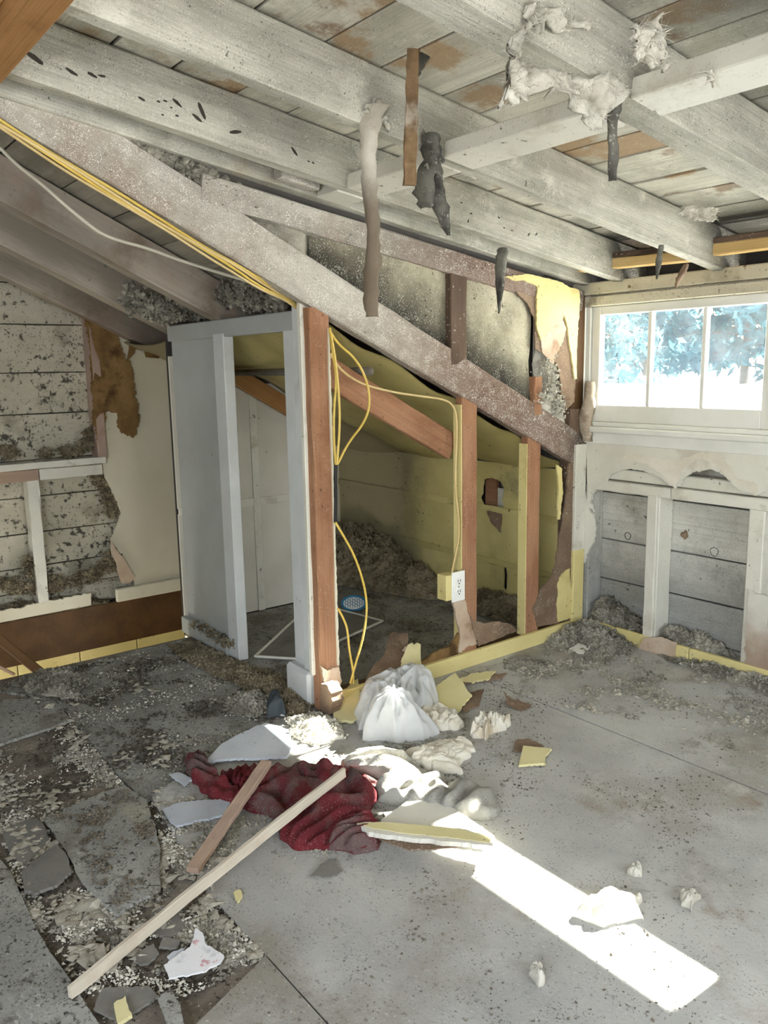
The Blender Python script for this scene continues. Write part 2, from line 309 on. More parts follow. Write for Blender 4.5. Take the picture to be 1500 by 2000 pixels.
CABLEY = mat('yellow_cable', '#cfb052', '#dabf68', 3, rough=.4, bump=0)
CABLET = mat('tan_cable', '#c8ae78', '#d6bf8c', 3, rough=.45, bump=0, specks=[('#7a6440', 40, .7, .76, .6)])
CABLEW = mat('white_cable', '#cfc8b6', '#dbd5c4', 3, rough=.45, bump=0)
TAPE = mat('black_tape', '#1b1b1c', '#262628', 3, rough=.4, bump=0)
PLATEM = mat('outlet_plastic', '#f0efea', '#f6f5f1', 3, rough=.3, bump=0, spec=.5)
DARK = mat('dark_slot', '#151413', '#1d1b1a', 3, bump=0)
PIPE = mat('rusty_pipe', '#5d574d', '#7a746a', 8, rough=.5, bump=.2)
BLUEM = mat('blue_plastic', '#2a6f96', '#3b84ab', 3, rough=.4, bump=0)
HANGD = mat('sooty_rag', '#4a4944', '#77756c', 10, bump=.8, bscale=40, stains=[('#23221f', 6, .5, .65, .8)], specks=[('#c9c5b8', 90, .64, .72, .6)])
HANGB = mat('weathered_lath_strip', '#6b563f', '#94795a', 5, (2, 2, .4), bump=.4, stains=[('#4d3a28', 5, .5, .68, .7), ('#c9bfae', 6, .6, .72, .6)])
GOUGE = mat('gouged_wood', '#35312b', '#48423a', 6, bump=.3)
DECK = mat('roof_deck', '#3a3835', '#45423e', 3, bump=.1)
SNOW = mat('snow', '#eef0f2', '#f6f7f8', 1, bump=.1)
BARK = mat('bark', '#4a4038', '#5c5148', 5, bump=.5)
LEAFM = mat('leaf_green', '#3f5c44', '#5c7850', 3, bump=0, trans=.3)
LEAFB = mat('needle_green', '#30525c', '#46707a', 3, bump=0, trans=.25)
def glassmat():
    m = bpy.data.materials.new('dusty_pane'); m.use_nodes = True; t = m.node_tree; N = t.nodes; L = t.links; N.remove(N['Principled BSDF'])
    a = N.new('ShaderNodeBsdfTransparent'); a.inputs[0].default_value = (.96, .98, .97, 1); d = N.new('ShaderNodeBsdfTranslucent'); d.inputs[0].default_value = (.82, .90, .97, 1)
    g = N.new('ShaderNodeBsdfGlossy'); g.inputs['Roughness'].default_value = .03
    tc = N.new('ShaderNodeTexCoord'); n = N.new('ShaderNodeTexNoise'); n.inputs['Scale'].default_value = 9; n.inputs['Detail'].default_value = 6; L.new(tc.outputs['Object'], n.inputs['Vector'])
    r = N.new('ShaderNodeMapRange'); r.inputs[1].default_value = .3; r.inputs[2].default_value = .75; r.inputs[3].default_value = .012; r.inputs[4].default_value = .045; L.new(n.outputs['Fac'], r.inputs[0])
    x = N.new('ShaderNodeMixShader'); L.new(r.outputs[0], x.inputs[0]); L.new(a.outputs[0], x.inputs[1]); L.new(d.outputs[0], x.inputs[2])
    y = N.new('ShaderNodeMixShader'); y.inputs[0].default_value = .04; L.new(x.outputs[0], y.inputs[1]); L.new(g.outputs[0], y.inputs[2]); L.new(y.outputs[0], N['Material Output'].inputs[0]); return m
GLASS = glassmat()

# ================================================================== ROOF
ceil = empty('ceiling', (0, 0, 1.6), kind='structure')
# roof deck behind everything (closes the seams)
nD = V((0, .153, 1)).normalized(); nM = V((0, .475, 1)).normalized()
obj('roof_deck', MB().prism([V((-.06, y, dsl(y)+.195)) for y in (-4.5, .56)][:1]+[V((3.95, -4.5, dsl(-4.5)+.195)), V((3.95, .56, dsl(.56)+.195)), V((-.06, .56, dsl(.56)+.195))], (0, 0, .03)), DECK, ceil)
obj('roof_deck', MB().prism([V((-2.1, -4.5, msl(-4.5)+.20)), V((-.056, -4.5, msl(-4.5)+.20)), V((-.056, .3, msl(.3)+.20)), V((-2.1, .3, msl(.3)+.20))], (0, 0, .03)), DECK, ceil)
def rafter(x0, x1, sl, y0, y1, h, mt, n, **k):
    p0 = V(((x0+x1)/2, y0, sl(y0))) + n*h/2; p1 = V(((x0+x1)/2, y1, sl(y1))) + n*h/2
    return beam('rafter', p0, p1, x1-x0, h, mt, ceil, up=n, seg=26, jit=.002, ch=.005, **k)
for x0, x1 in ((-.03, .020), (.15, .20), (.605, .655), (1.16, 1.255), (1.85, 1.90), (2.45, 2.5), (3.1, 3.15)):
    rafter(x0, x1, dsl, -4.4, .50 if x0 > .01 else -.02, .15, LIMEW, nD)
for x0, x1 in ((-.80, -.71), (-1.40, -1.30), (-1.96, -1.86)):
    rafter(x0, x1, msl, -4.3, -.02, .145, DULLR, nM)
# roof boards, each its own plank along x
y = -4.4; i = 0; rr = random.Random(3)
while y < .52:
    wd = rr.choice((.17, .19, .21, .14)); yc = y+wd/2*math.cos(.152)
    c = V((0, yc, dsl(yc)))+nD*(.163+rr.uniform(0, .003))
    tv = V((0, math.cos(.152), -math.sin(.152)))
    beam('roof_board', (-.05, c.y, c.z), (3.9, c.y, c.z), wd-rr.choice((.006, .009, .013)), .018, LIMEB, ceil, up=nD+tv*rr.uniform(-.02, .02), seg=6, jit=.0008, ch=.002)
    y += wd*math.cos(.152); i += 1
y = -3.4
while y < .12:
    wd = rr.choice((.17, .2, .22)); yc = y+wd/2*.9
    c = V((0, yc, msl(yc)))+nM*(.158+rr.uniform(0, .006))
    beam('roof_board', (-2.08, c.y, c.z), (-.056, c.y, c.z), wd-.006, .018, DULLB, ceil, up=nM, seg=5, jit=.001, ch=.002)
    y += wd*.9
rg = random.Random(12)
for (u, v, L, a) in ((277, 193, .02, .2), (310, 198, .012, 0), (323, 197, .012, 0), (346, 200, .028, .5), (346, 226, .012, 0), (335, 210, .008, 0), (318, 224, .008, 0), (385, 230, .030, .4), (395, 218, .04, 1.1), (460, 258, .04, -.4), (575, 295, .03, .7), (603, 315, .01, 0), (612, 318, .01, .3), (140, 140, .03, .3), (180, 146, .025, .2), (200, 148, .02, -.2), (66, 112, .05, .4), (902, 396, .008, .2), (915, 432, .014, -1.2), (921, 417, .01, 0), (975, 425, .01, .4), (985, 445, .01, 0), (1000, 450, .01, 0), (1033, 458, .02, -.9), (1048, 457, .016, -.9)):
    p = at(u, v, 'x', .2025); r1 = L/2; m = [];
    for k in range(8):
        t = k*math.pi/4; y_, z_ = r1*math.cos(t)*rg.uniform(.8, 1.2), r1*.2*math.sin(t)*rg.uniform(.6, 1.3)+.0012*math.sin(t)
        m.append(V((.2025, p.y+y_*math.cos(a)+z_*math.sin(a), p.z-y_*math.sin(a)+z_*math.cos(a)-.153*y_)))
    obj('gouge', MB().prism(m, (-.003, 0, 0)), GOUGE, ceil)
# the blocking boards nailed between the dormer rafters
for a, b in ((.03, .15), (.20, .605), (.655, 1.16), (1.255, 1.85)):
    yb = -1.40; z = dsl(yb)+.019
    beam('blocking', (a+.001, yb, z), (b-.001, yb, z), .115, .045, WHITEP, ceil, up=nD, seg=5, jit=.0008, ch=.003)
# short grey cleats and packing pieces
beam('cleat', (.06, -1.62, dsl(-1.62)+.05), (.06, -1.48, dsl(-1.48)+.05), .05, .09, COLDR, ceil)
beam('cleat', (.575, -1.33, dsl(-1.33)+.07), (.575, -1.27, dsl(-1.27)+.07), .05, .14, LIMEW, ceil)
# raw pine boards that cross below the rafters at the top left
p = atn(60, 48, (0, 0, 1.589-.02), (0, .153, 1))
for k, (dy, dz) in enumerate(((0, 0), (-.105, -.012))):
    beam('pine_strapping', (-.2, p.y-.02+dy, dsl(p.y+dy)-.014+dz), (2.2, p.y-.02+dy, dsl(p.y+dy)-.014+dz), .10, .022, ORANGEW, ceil, up=nD, seg=8)
# lath strip and packing above the window
for a, b, dz in ((-.10, .60, 0), (.63, 1.9, -.004)):
    beam('header_strip', (a, -.085, 1.668+dz), (b, -.085, 1.652+dz), .05, .042, GOLDW, ceil, seg=5)
    beam('header_packing', (a, -.075, 1.70+dz), (b, -.075, 1.684+dz), .075, .022, DARKW, ceil, seg=5)
obj('fascia', MB().box(-.05, 3.9, .50, .525, 1.50, 1.72), WHITEP, ceil)
obj('soffit_board', MB().box(-.05, 3.9, .08, .50, 1.60, 1.615), WHITEP, ceil)

# ================================================================== WINDOW WALL
wr = empty('wall_right', (.9, .06, 0), kind='structure')
ZT = 1.64
# outside skin: board sheathing, each board a part; window opening x -.02..1.76, z .97..1.56
zs = [-.05, .06, .243, .435, .66, .86]
for k in range(len(zs)-1):
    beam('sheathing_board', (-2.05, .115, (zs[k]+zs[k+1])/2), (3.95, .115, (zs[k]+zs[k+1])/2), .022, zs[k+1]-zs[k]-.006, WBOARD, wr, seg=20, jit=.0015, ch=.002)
obj('skin', MB().box(-2.1, 3.95, .128, .15, -.6, .97).box(-2.1, -.05, .128, .15, .97, 1.7).box(1.80, 3.95, .128, .15, .97, 1.75).box(-.05, 1.8, .128, .15, 1.53, 1.75).box(-.05, 1.8, .1, .128, .86, .97), DECK, wr)
obj('bottom_plate', MB().box(0, 3.95, .0, .1, -.03, .045, .004), WBOARD, wr)
for a, b in ((-.04, .03), (.337, .40), (.795, .86), (1.30, 1.36), (1.8, 1.86), (2.5, 2.56), (3.2, 3.26)):
    o = beam('stud', ((a+b)/2, .052, .04), ((a+b)/2, .052, .70), b-a, .10, WHITEP if a > 0 else WBOARD, wr, up=(0, 1, 0), seg=8, jit=.0012)
beam('stud_face', (.372, -.004, .05), (.372, -.004, .69), .05, .022, PLASTER, wr, up=(0, 1, 0), seg=8)
for a, b in ((.03, .455), (.46, 1.3), (1.305, 3.9)):
    beam('rail', (a, .02, .707), (b, .02, .705), .06, .048, PLASTER, wr, seg=8)
beam('rail', (.03, .035, .76), (3.9, .035, .757), .05, .05, WHITEP, wr, seg=8)
for u, v, r_ in ((1226, 1047, .016), (1395, 1078, .018), (1338, 1045, .02)):
    p = at(u, v, 'y', .1035); ring_ = [V((p.x+r_*math.cos(t)*(1+.1*math.sin(3*t)), .1035, p.z+r_*1.05*math.sin(t))) for t in [k*math.pi/9 for k in range(19)]]
    if u != 1338: obj('knot', MB().tube(ring_, .0016, 5), GOUGE, wr)
    else: obj('knot', MB().blob((p.x, .104, p.z), (r_, .003, r_), 4, 2, .5), PAPERB, wr)
# wallboard left on the wall: torn along its lower edge
def wallp(px, yv): return [at(u, v, 'y', yv) for u, v in px]
tear = [(1500, 960), (1478, 968), (1462, 962), (1440, 955), (1420, 936), (1405, 922), (1385, 917), (1360, 920), (1340, 930), (1325, 950), (1318, 955), (1305, 945), (1285, 932), (1262, 922), (1240, 918), (1222, 917), (1205, 921), (1188, 928), (1182, 945), (1168, 950), (1160, 962), (1155, 975)]
top = [(1147, 985), (1145, 850), (1160, 846), (1210, 849), (1500, 862)]
obj('wallboard', MB().prism(wallp(jag(tear, 2.2, 3, 5, False)+top, -.012), (0, .014, 0)), PLASTER, wr)
obj('torn_paper', MB().prism(wallp(jag([(1205, 905), (1225, 898), (1260, 905), (1290, 925), (1317, 953), (1335, 915), (1365, 896), (1400, 905), (1412, 925), (1440, 945), (1478, 965), (1478, 945), (1440, 935), (1430, 915), (1400, 888), (1360, 885), (1325, 900), (1280, 895), (1230, 885)], 2, 2, 8), -.014), (0, .002, 0)), TISSUE, wr)
strip = [(1146, 975), (1156, 985), (1160, 1000), (1148, 990), (1158, 1008), (1163, 1030), (1158, 1060), (1142, 1085), (1140, 1100)]
obj('wallboard_strip', MB().prism([at(u, v, 'y', -.01) for u, v in jag(strip, 1.5, 2, 3, False)+[(1138, 1100), (1142, 960)]], (0, .012, 0)), PLASTER, wr)
rightb = [(1463, 1150), (1475, 1160), (1500, 1165), (1500, 1312), (1455, 1298), (1456, 1230)]
obj('lower_wallboard', MB().prism([at(u, v, 'y', -.012) for u, v in jag(rightb, 2, 3, 6)], (0, .013, 0)), mat('damp_plaster', '#cfccc0', '#dedbd0', 3, bump=.15, stains=[('#b5ac98', 4, .55, .7, .6)], specks=[('#5a5348', 60, .7, .76, .6)], grads=[('#8f6f58', (0, 0, -1), -.22, .06, .25, 9, .8)]), wr)
obj('upper_wall', MB().box(1.86, 3.95, -.012, .0, .05, 1.68).box(-.05, 1.86, 0, .1, .86, .92), PLASTER, wr)
bb = empty('baseboard_right', (.5, -.02, 0), kind='structure')
for a, b in ((.055, .58), (.583, 3.9)):
    obj('board', MB().box(a, b, -.022, -.002, -.005, .062, .003), YELL, bb)

# window_1: three-pane sash, plus an unseen one-pane sash shaped for the sun strip
w1 = empty('window_1', (.86, 0, .97), kind='structure')
obj('head_board', MB().box(-.075, 1.95, -.03, .02, 1.550, 1.603, .004), HEADP, w1)
obj('head_casing', MB().box(-.05, 1.9, -.022, .05, 1.500, 1.542, .003), HEADP, w1)
obj('side_casing', MB().box(-.05, -.004, -.020, .05, .972, 1.500, .003), WINP, w1)
obj('side_casing', MB().box(1.74, 1.84, -.020, .05, .972, 1.500, .003), WINP, w1)
obj('stop', MB().box(-.004, .018, -.010, .05, .985, 1.500, .003), WINP, w1)
obj('sill', MB().box(-.055, 1.86, -.038, .10, .945, .972, .005), WINP, w1)
obj('apron', MB().box(-.03, 1.84, -.016, .0, .895, .945, .003), WINP, w1)
obj('stool_strip', MB().box(.0, 1.77, -.02, .05, .972, .992, .004), WINP, w1)
obj('mullion', MB().box(.862, .898, -.012, .06, .985, 1.5, .003), WINP, w1)
for x0, x1 in ((.020, .862), (.898, 1.745)):
    s = obj('sash', MB().box(x0, x0+.044, .0, .035, .992, 1.498, .003).box(x1-.044, x1, .0, .035, .992, 1.498, .003)
        .box(x0+.044, x1-.044, .0, .035, .992, 1.067, .003).box(x0+.044, x1-.044, .0, .035, 1.461, 1.498, .003), WINP, w1)
    g0, g1 = x0+.044, x1-.044; np_ = 3 if x0 < .5 else 1; wp = (g1-g0)/np_
    for k in range(1, np_): obj('muntin', MB().box(g0+wp*k-.010, g0+wp*k+.010, .004, .030, 1.067, 1.461, .003), WINP, s)
    for k in range(np_): obj('pane', MB().box(g0+wp*k, g0+wp*(k+1), .016, .019, 1.060, 1.466), GLASS, s)

# ================================================================== PARTITION (dormer cheek) x = 0
wp_ = empty('wall_middle', (0, -.7, 0), kind='structure')
hM = .145
beam('main_rafter', V((-.025, -4.3, msl(-4.3)))+nM*hM/2, V((-.025, .0, msl(.0)))+nM*hM/2, .055, hM, COLDR, wp_, up=nM, seg=40, jit=.002, ch=.005)
beam('corner_stud', (-.028, -1.445, .0), (-.028, -1.445, msl(-1.445)+.01), .052, .085, PINKW, wp_, up=(0, 1, 0), seg=14, jit=.002)
for yc in (-.733, -.346):
    beam('stud', (-.022, yc, .04), (-.022, yc, msl(yc)+.02), .040, .085, PINKW, wp_, up=(0, 1, 0), seg=12, jit=.0015)
    obj('painted_edge', MB().box(-.048, -.002, yc-.0475, yc-.0435, .05, msl(yc)-.01), YELL, wp_)
beam('corner_stud', (-.03, -.07, .0), (-.03, -.07, 1.05), .06, .09, DARKW, wp_, up=(0, 1, 0), seg=12, jit=.002)
beam('bottom_plate', (-.04, -1.48, .02), (-.04, -.02, .02), .08, .04, BROWNW, wp_, seg=8)
obj('wallboard_edge', MB().prism([at(u, v, 'x', .004) for u, v in jag([(644, 640), (647, 760), (651, 900), (655, 1040), (660, 1200), (663, 1300)], 1.0, 12, 3, False)]+[at(u, v, 'x', .004) for u, v in ((659, 1300), (656, 1200), (652, 1040), (648, 900), (643, 760), (641, 640))], (-.05, 0, 0)), CREAM, wp_)
# cheek above the rafter
beam('top_plate', (-.02, -1.86, dsl(-1.86)-.072), (-.02, -.05, dsl(-.05)-.072), .05, .085, COLDR, wp_, up=nD, seg=14, jit=.002)
beam('cheek_stud', (-.02, -.795, msl(-.795)+.12), (-.02, -.795, dsl(-.795)-.03), .045, .088, DARKW, wp_, up=(0, 1, 0), seg=6)
beam('cheek_stud', (-.02, -.33, msl(-.33)+.12), (-.02, -.33, 1.20), .045, .05, PINKW, wp_, up=(0, 1, 0), seg=6)
beam('cheek_stud', (-.03, -.06, .9), (-.03, -.06, dsl(-.06)-.03), .045, .09, BROWNW, wp_, up=(0, 1, 0), seg=6)
def mt_(y): return msl(y)+.150
def pt_(y): return dsl(y)-.105
def panel(y0, y1, xf, th, mt, name, n=14, amp=.012, seed=0):
    m = MB(); vs = []; nz = 12
    for i in range(n+1):
        yy = y0+(y1-y0)*i/n
        for k in range(nz+1):
            zz = mt_(yy)-.01+(pt_(yy)-mt_(yy)+.02)*k/nz
            q = V((0, yy, zz)); d = noise.noise(q*6+V((seed, 0, 0)))*amp*1.5+noise.noise(q*19+V((seed, 0, 0)))*amp
            e = min(i, n-i)/3
            vs.append((xf+d-(.012*(1-min(e, 1))), yy, zz))
    fs = [(i*(nz+1)+k, (i+1)*(nz+1)+k, (i+1)*(nz+1)+k+1, i*(nz+1)+k+1) for i in range(n) for k in range(nz)]
    o = len(vs); vs += [(xf-th, v[1], v[2]) for v in vs]
    fs += [tuple(j+o for j in f[::-1]) for f in fs]
    m.add(vs, fs); return obj(name, m, mt, wp_, smooth=True)
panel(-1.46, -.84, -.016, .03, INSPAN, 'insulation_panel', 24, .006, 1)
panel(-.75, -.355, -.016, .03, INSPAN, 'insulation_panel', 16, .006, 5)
panel(-2.05, -1.44, -.022, .03, INSGREY, 'dirty_insulation', 26, .018, 9)
panel(-.31, -.09, -.022, .03, INSPALE, 'torn_insulation', 16, .022, 13)
obj('cheek_backing', MB().prism([V((-.07, y_, z_)) for y_, z_ in ((-2.3, 1.85), (-2.3, 2.0), (.1, 1.7), (.1, .75))], (-.01, 0, 0)), DECK, wp_)
def chp(px, xv): return [at(u, v, 'x', xv) for u, v in px]
yp = [(984, 541), (1032, 535), (1088, 548), (1131, 567), (1132, 600), (1129, 650), (1127, 740), (1122, 740), (1117, 703), (1110, 650), (1102, 612), (1097, 628), (1086, 634), (1077, 645), (1066, 655), (1057, 665), (1052, 650), (1048, 630), (1050, 560), (1038, 553), (1023, 547), (1005, 548)]
obj('yellow_wallboard', MB().prism(chp(jag(yp, 1.2, 2, 4), .012), (-.012, 0, 0)), YELL, wp_)
obj('gypsum_paper', MB().prism(chp(jag([(998, 548), (1060, 545), (1130, 600), (1124, 745), (1122, 785), (1106, 800), (1096, 770), (1094, 740), (1084, 706), (1064, 690), (1046, 682), (1044, 622), (1030, 592), (1010, 572)], 1.5, 2, 14), .004), (-.006, 0, 0)), PAPERB, wp_)
obj('peach_paper', MB().prism(chp(jag([(1057, 665), (1077, 643), (1098, 625), (1106, 640), (1100, 668), (1088, 690), (1080, 712), (1068, 700), (1060, 690)], 1.5, 2, 15), .0075), (-.003, 0, 0)), PEACHB, wp_)
# wallboard remains low in the wall corner and at the post
obj('corner_bead', MB().box(-.004, .016, -.085, -.012, .06, .89, .002), WHITEP, wp_)
obj('corner_bead_foot', MB().box(-.0035, .0165, -.086, -.012, .045, .40, .002), YELL, wp_)
obj('yellow_remnant', MB().prism(chp(jag([(1113, 1110), (1098, 1122), (1090, 1140), (1091, 1215), (1118, 1205)], 1.5, 2, 2), .008), (-.01, 0, 0)), YELL, wp_)
obj('torn_board', MB().prism(chp(jag([(1057, 1150), (1075, 1130), (1085, 1105), (1092, 1050), (1100, 1020), (1108, 960), (1112, 905), (1120, 905), (1116, 1110), (1092, 1140), (1092, 1216), (1050, 1225), (1040, 1190)], 1.5, 2, 3), .002), (-.008, 0, 0)), PAPERB, wp_)
obj('yellow_sliver', MB().prism(chp(jag([(1088, 908), (1098, 915), (1100, 960), (1094, 1015), (1090, 1015), (1092, 950)], 1, 2, 3), .004), (-.008, 0, 0)), YELL, wp_)
obj('torn_board', MB().prism(chp(jag([(885, 1175), (908, 1172), (915, 1200), (925, 1235), (933, 1258), (915, 1262), (897, 1276), (899, 1240), (892, 1210)], 1.5, 2, 31), .006), (-.012, 0, 0)), PEACHB, wp_)
obj('torn_board', MB().prism(chp(jag([(915, 1195), (925, 1212), (945, 1218), (980, 1215), (1000, 1222), (1010, 1232), (935, 1262), (925, 1240)], 1.5, 2, 33), .0), (-.008, 0, 0)), PAPERB, wp_)
obj('torn_board', MB().prism(chp(jag([(820, 1295), (850, 1275), (880, 1262), (898, 1235), (900, 1275), (860, 1290), (822, 1303)], 1.5, 2, 37), .0), (-.01, 0, 0)), RUST, wp_)
obj('torn_board', MB().prism(chp(jag([(627, 1300), (640, 1310), (662, 1302), (668, 1330), (660, 1352), (650, 1368), (632, 1330)], 1.5, 2, 34), .010), (-.010, 0, 0)), PEACHB, wp_)
bm_ = empty('baseboard_middle', (.01, -.7, 0), kind='structure')
obj('board', MB().box(.0, .022, -1.47, -.045, -.005, .062, .003), YELL, bm_)

# ================================================================== CLOSET
wc = empty('wall_closet', (-.7, -1.45, 0), kind='structure')
yf = -1.455
obj('side_panel', MB().box(-1.225, -.755, yf, yf+.02, .0, 1.42, .003), GREYP, wc)
obj('jamb', MB().box(-.765, -.672, yf-.018, yf+.03, .0, 1.40, .004), GREYL, wc)
obj('jamb', MB().box(-.212, -.118, yf-.012, yf+.03, .0, 1.405, .004), GREYL, wc)
obj('header', MB().box(-1.235, -.10, yf-.014, yf+.02, 1.385, 1.455, .004), GREYP, wc)
obj('corner_trim', MB().box(-.118, -.055, yf-.03, yf+.03, .12, 1.47, .004), GREYL, wc)
obj('corner_bead', MB().box(-.058, -.036, yf-.045, yf-.01, .13, 1.50, .003), WHITEP, wc)
obj('plinth', MB().box(-1.24, -.765, yf-.03, yf, -.005, .075, .004), GREYP, wc)
obj('plinth_block', MB().box(-.225, -.06, yf-.05, yf+.0, -.005, .135, .012), GREYL, wc)
gp = [at(u, v, 'y', yf-.022) for u, v in jag([(527, 553), (597, 553), (600, 600), (590, 598)], 1.2, 3, 5)]
obj('wallboard_corner', MB().prism(gp, (0, .012, 0)), WHITEP, wc)
obj('broken_foot', MB().prism([at(u, v, 'y', yf-.052) for u, v in jag([(627, 1335), (640, 1340), (650, 1370), (640, 1398), (625, 1385)], 1.5, 2, 44)], (0, .05, 0)), PAPERB, wc)
# inside: left wall of panels and battens, yellow knee wall, papered slope
wi = empty('wall_closet_inside', (-1.3, -.8, 0), kind='structure')
for (a, b, z0, z1) in ((-1.44, -1.02, 0, .565), (-1.44, -1.02, .59, 1.32), (-1.0, -.62, 0, .565), (-1.0, -.62, .59, 1.18)):
    obj('wall_panel', MB().box(-1.312, -1.30, a, b, z0+.0, z1, .002), WHITEW, wi)
obj('batten', MB().box(-1.30, -1.288, -1.03, -.99, 0, 1.2, .002), WHITEP, wi)
obj('batten', MB().box(-1.30, -1.290, -1.44, -1.03, .56, .60, .002), WHITEP, wi)
obj('batten', MB().box(-1.30, -1.290, -.99, -.62, .56, .60, .002), WHITEP, wi)
obj('wall_back_side', MB().box(-1.33, -1.312, -1.44, -.62, -.02, 1.40), DECK, wi)
knee_hole = jag([(944, 938), (955, 934), (978, 940), (984, 955), (980, 975), (982, 1000), (962, 994), (946, 990), (938, 972), (942, 965)], 1.5, 2, 9)
def holed(name, outer, holes, vec, mt, parent):
    bm = bmesh.new(); es = []
    for lp in [outer]+holes:
        vs = [bm.verts.new(p) for p in lp]
        es += [bm.edges.new((vs[i], vs[(i+1) % len(vs)])) for i in range(len(vs))]
    r = bmesh.ops.triangle_fill(bm, edges=es, use_beauty=True); fs = [g for g in r['geom'] if isinstance(g, bmesh.types.BMFace)]
    e = bmesh.ops.extrude_face_region(bm, geom=fs); bmesh.ops.translate(bm, verts=[v for v in e['geom'] if isinstance(v, bmesh.types.BMVert)], vec=vec)
    bmesh.ops.recalc_face_normals(bm, faces=bm.faces[:]); bm.verts.index_update()
    m = MB().add([v.co[:] for v in bm.verts], [[v.index for v in f.verts] for f in bm.faces]); bm.free(); return obj(name, m, mt, parent)
slit = [(983, 1108), (988, 1105), (991, 1125), (989, 1155), (983, 1148), (984, 1125)]
holed('knee_wall', [(-2.0, -.03, 0), (-.06, -.03, 0), (-.06, -.03, .76), (-2.0, -.03, .76)], [[at(u, v, 'y', -.03) for u, v in knee_hole], [at(u, v, 'y', -.03) for u, v in slit]], (0, .008, 0), YELLIN, wi)
obj('behind_hole', MB().box(-.60, -.50, .02, .03, .5, .62), WHITEP, wi)
obj('behind_hole_wood', MB().box(-.66, -.58, .01, .03, .5, .72), PINKW, wi)
obj('torn_flap', MB().prism([at(u, v, 'y', -.036) for u, v in jag([(948, 990), (980, 1002), (978, 1030), (976, 1040), (968, 1030), (958, 1020)], 1.2, 2, 4)], (0, .004, 0)), PAPERB, wi)
for z in (.245, .525):
    beam('paper_seam', (-1.98, -.034, z), (-.07, -.034, z-.01), .010, .03, YELLIN, wi, seg=24, jit=.003, ch=.002)
# sagging paper on the slope: a rippled sheet
m = MB(); vs = []; nx, ny = 40, 30
for i in range(nx+1):
    for k in range(ny+1):
        x = -1.98+1.92*i/nx; y = -1.40+1.36*k/ny
        sag = .028*abs(math.sin((x+.07)*math.pi/.62))+.012*math.sin(y*19+x*2)+.008*noise.noise(V((x*5, y*9, 0)))
        vs.append((x, y, msl(y)-.012-sag*.8))
fs = [(i*(ny+1)+k, (i+1)*(ny+1)+k, (i+1)*(ny+1)+k+1, i*(ny+1)+k+1) for i in range(nx) for k in range(ny)]
o_ = len(vs); vs += [(a, b, c+.004) for a, b, c in vs]; fs += [tuple(j+o_ for j in f[::-1]) for f in fs]
obj('sagging_paper', m.add(vs, fs), YELLIN, wi, smooth=True)
beam('brace', (-.075, -1.44, 1.277), (-.075, -.77, .925), .03, .105, PINKW, wi, up=(0, .5, 1), seg=8)
beam('brace', (-1.27, -1.40, 1.39), (-1.27, -.66, .965), .03, .085, ORANGEW, wi, up=(0, .5, 1), seg=8)
rod = obj('closet_rod', MB().tube([(-1.26, -1.14, 1.238), (-.7, -1.17, 1.238), (-.035, -1.205, 1.238)], .016, 12), PIPE, smooth=True, label='dark metal closet rod across the top of the closet opening', cat='rod')

# ================================================================== LEFT WALL
wl = empty('wall_left', (-2.0, -1.6, 0), kind='structure')
zb = [.0, .12, .25, .43, .62, .81, 1.046, 1.256, 1.497, 1.70, 1.9, 2.1]
for k in range(len(zb)-1):
    beam('sheathing_board', (-2.055, -4.4, (zb[k]+zb[k+1])/2), (-2.055, .1, (zb[k]+zb[k+1])/2), .02, zb[k+1]-zb[k]-.005, LBOARD, wl, seg=24, jit=.0015, ch=.002)
obj('skin', MB().box(-2.09, -2.068, -4.4, .15, -2.4, 2.6), DECK, wl)
beam('ledge', (-1.985, -4.3, .79), (-1.985, -1.555, .79), .10, .035, PLASTER, wl, seg=16, jit=.003)
beam('ledge_face', (-1.955, -4.3, .742), (-1.955, -1.90, .742), .02, .055, LATH, wl, seg=10)
beam('ledge_face', (-1.955, -1.895, .742), (-1.955, -1.575, .742), .02, .055, PLASTER, wl, seg=10)
beam('stud', (-1.99, -1.93, .07), (-1.99, -1.93, .715), .055, .09, WHITEP, wl, up=(1, 0, 0), seg=10, jit=.003)
beam('stud', (-2.0, -1.565, .8), (-2.0, -1.565, 1.56), .05, .11, mat('pink_stud', '#a08a7e', '#b09a8c', 4, bump=.3, stains=[('#7d6152', 4, .5, .7, .6)]), wl, up=(1, 0, 0), seg=8, jit=.003)
lp = [(203, 850), (206, 806), (212, 760), (224, 652), (280, 655), (344, 632), (440, 618), (440, 1112), (372, 1125), (263, 1143), (257, 1117), (243, 1090), (230, 1077), (217, 1053), (230, 1023), (237, 1003), (230, 980), (213, 947), (200, 913)]
obj('wallboard', MB().prism([at(u, v, 'x', -1.965) for u, v in jag(lp, 1.5, 3, 6)], (-.014, 0, 0)), CREAM, wl)
obj('hidden_wallboard', MB().box(-1.98, -1.966, -1.02, -.03, .0, .9), CREAM, wl)
fp = [(410, 540), (470, 560), (560, 600), (590, 690), (640, 790), (660, 880), (665, 960), (680, 1050), (650, 1140), (610, 1120), (580, 1090), (575, 1020), (515, 1010), (515, 1080), (510, 1150), (490, 1190), (475, 1140), (455, 1050), (445, 900), (440, 700)]
obj('torn_paper', MB().prism([at(u/2.5, 400+v/2.5, 'x', -1.945) for u, v in jag(fp, 7, 3, 16)], (-.012, 0, 0)), RUST, wl)
obj('torn_paper', MB().prism([at(u, v, 'x', -1.950) for u, v in jag([(217, 1055), (228, 1075), (243, 1090), (258, 1118), (265, 1125), (255, 1138), (240, 1140), (232, 1125), (228, 1100), (218, 1080)], 1.5, 2, 17)], (-.01, 0, 0)), PEACHB, wl)
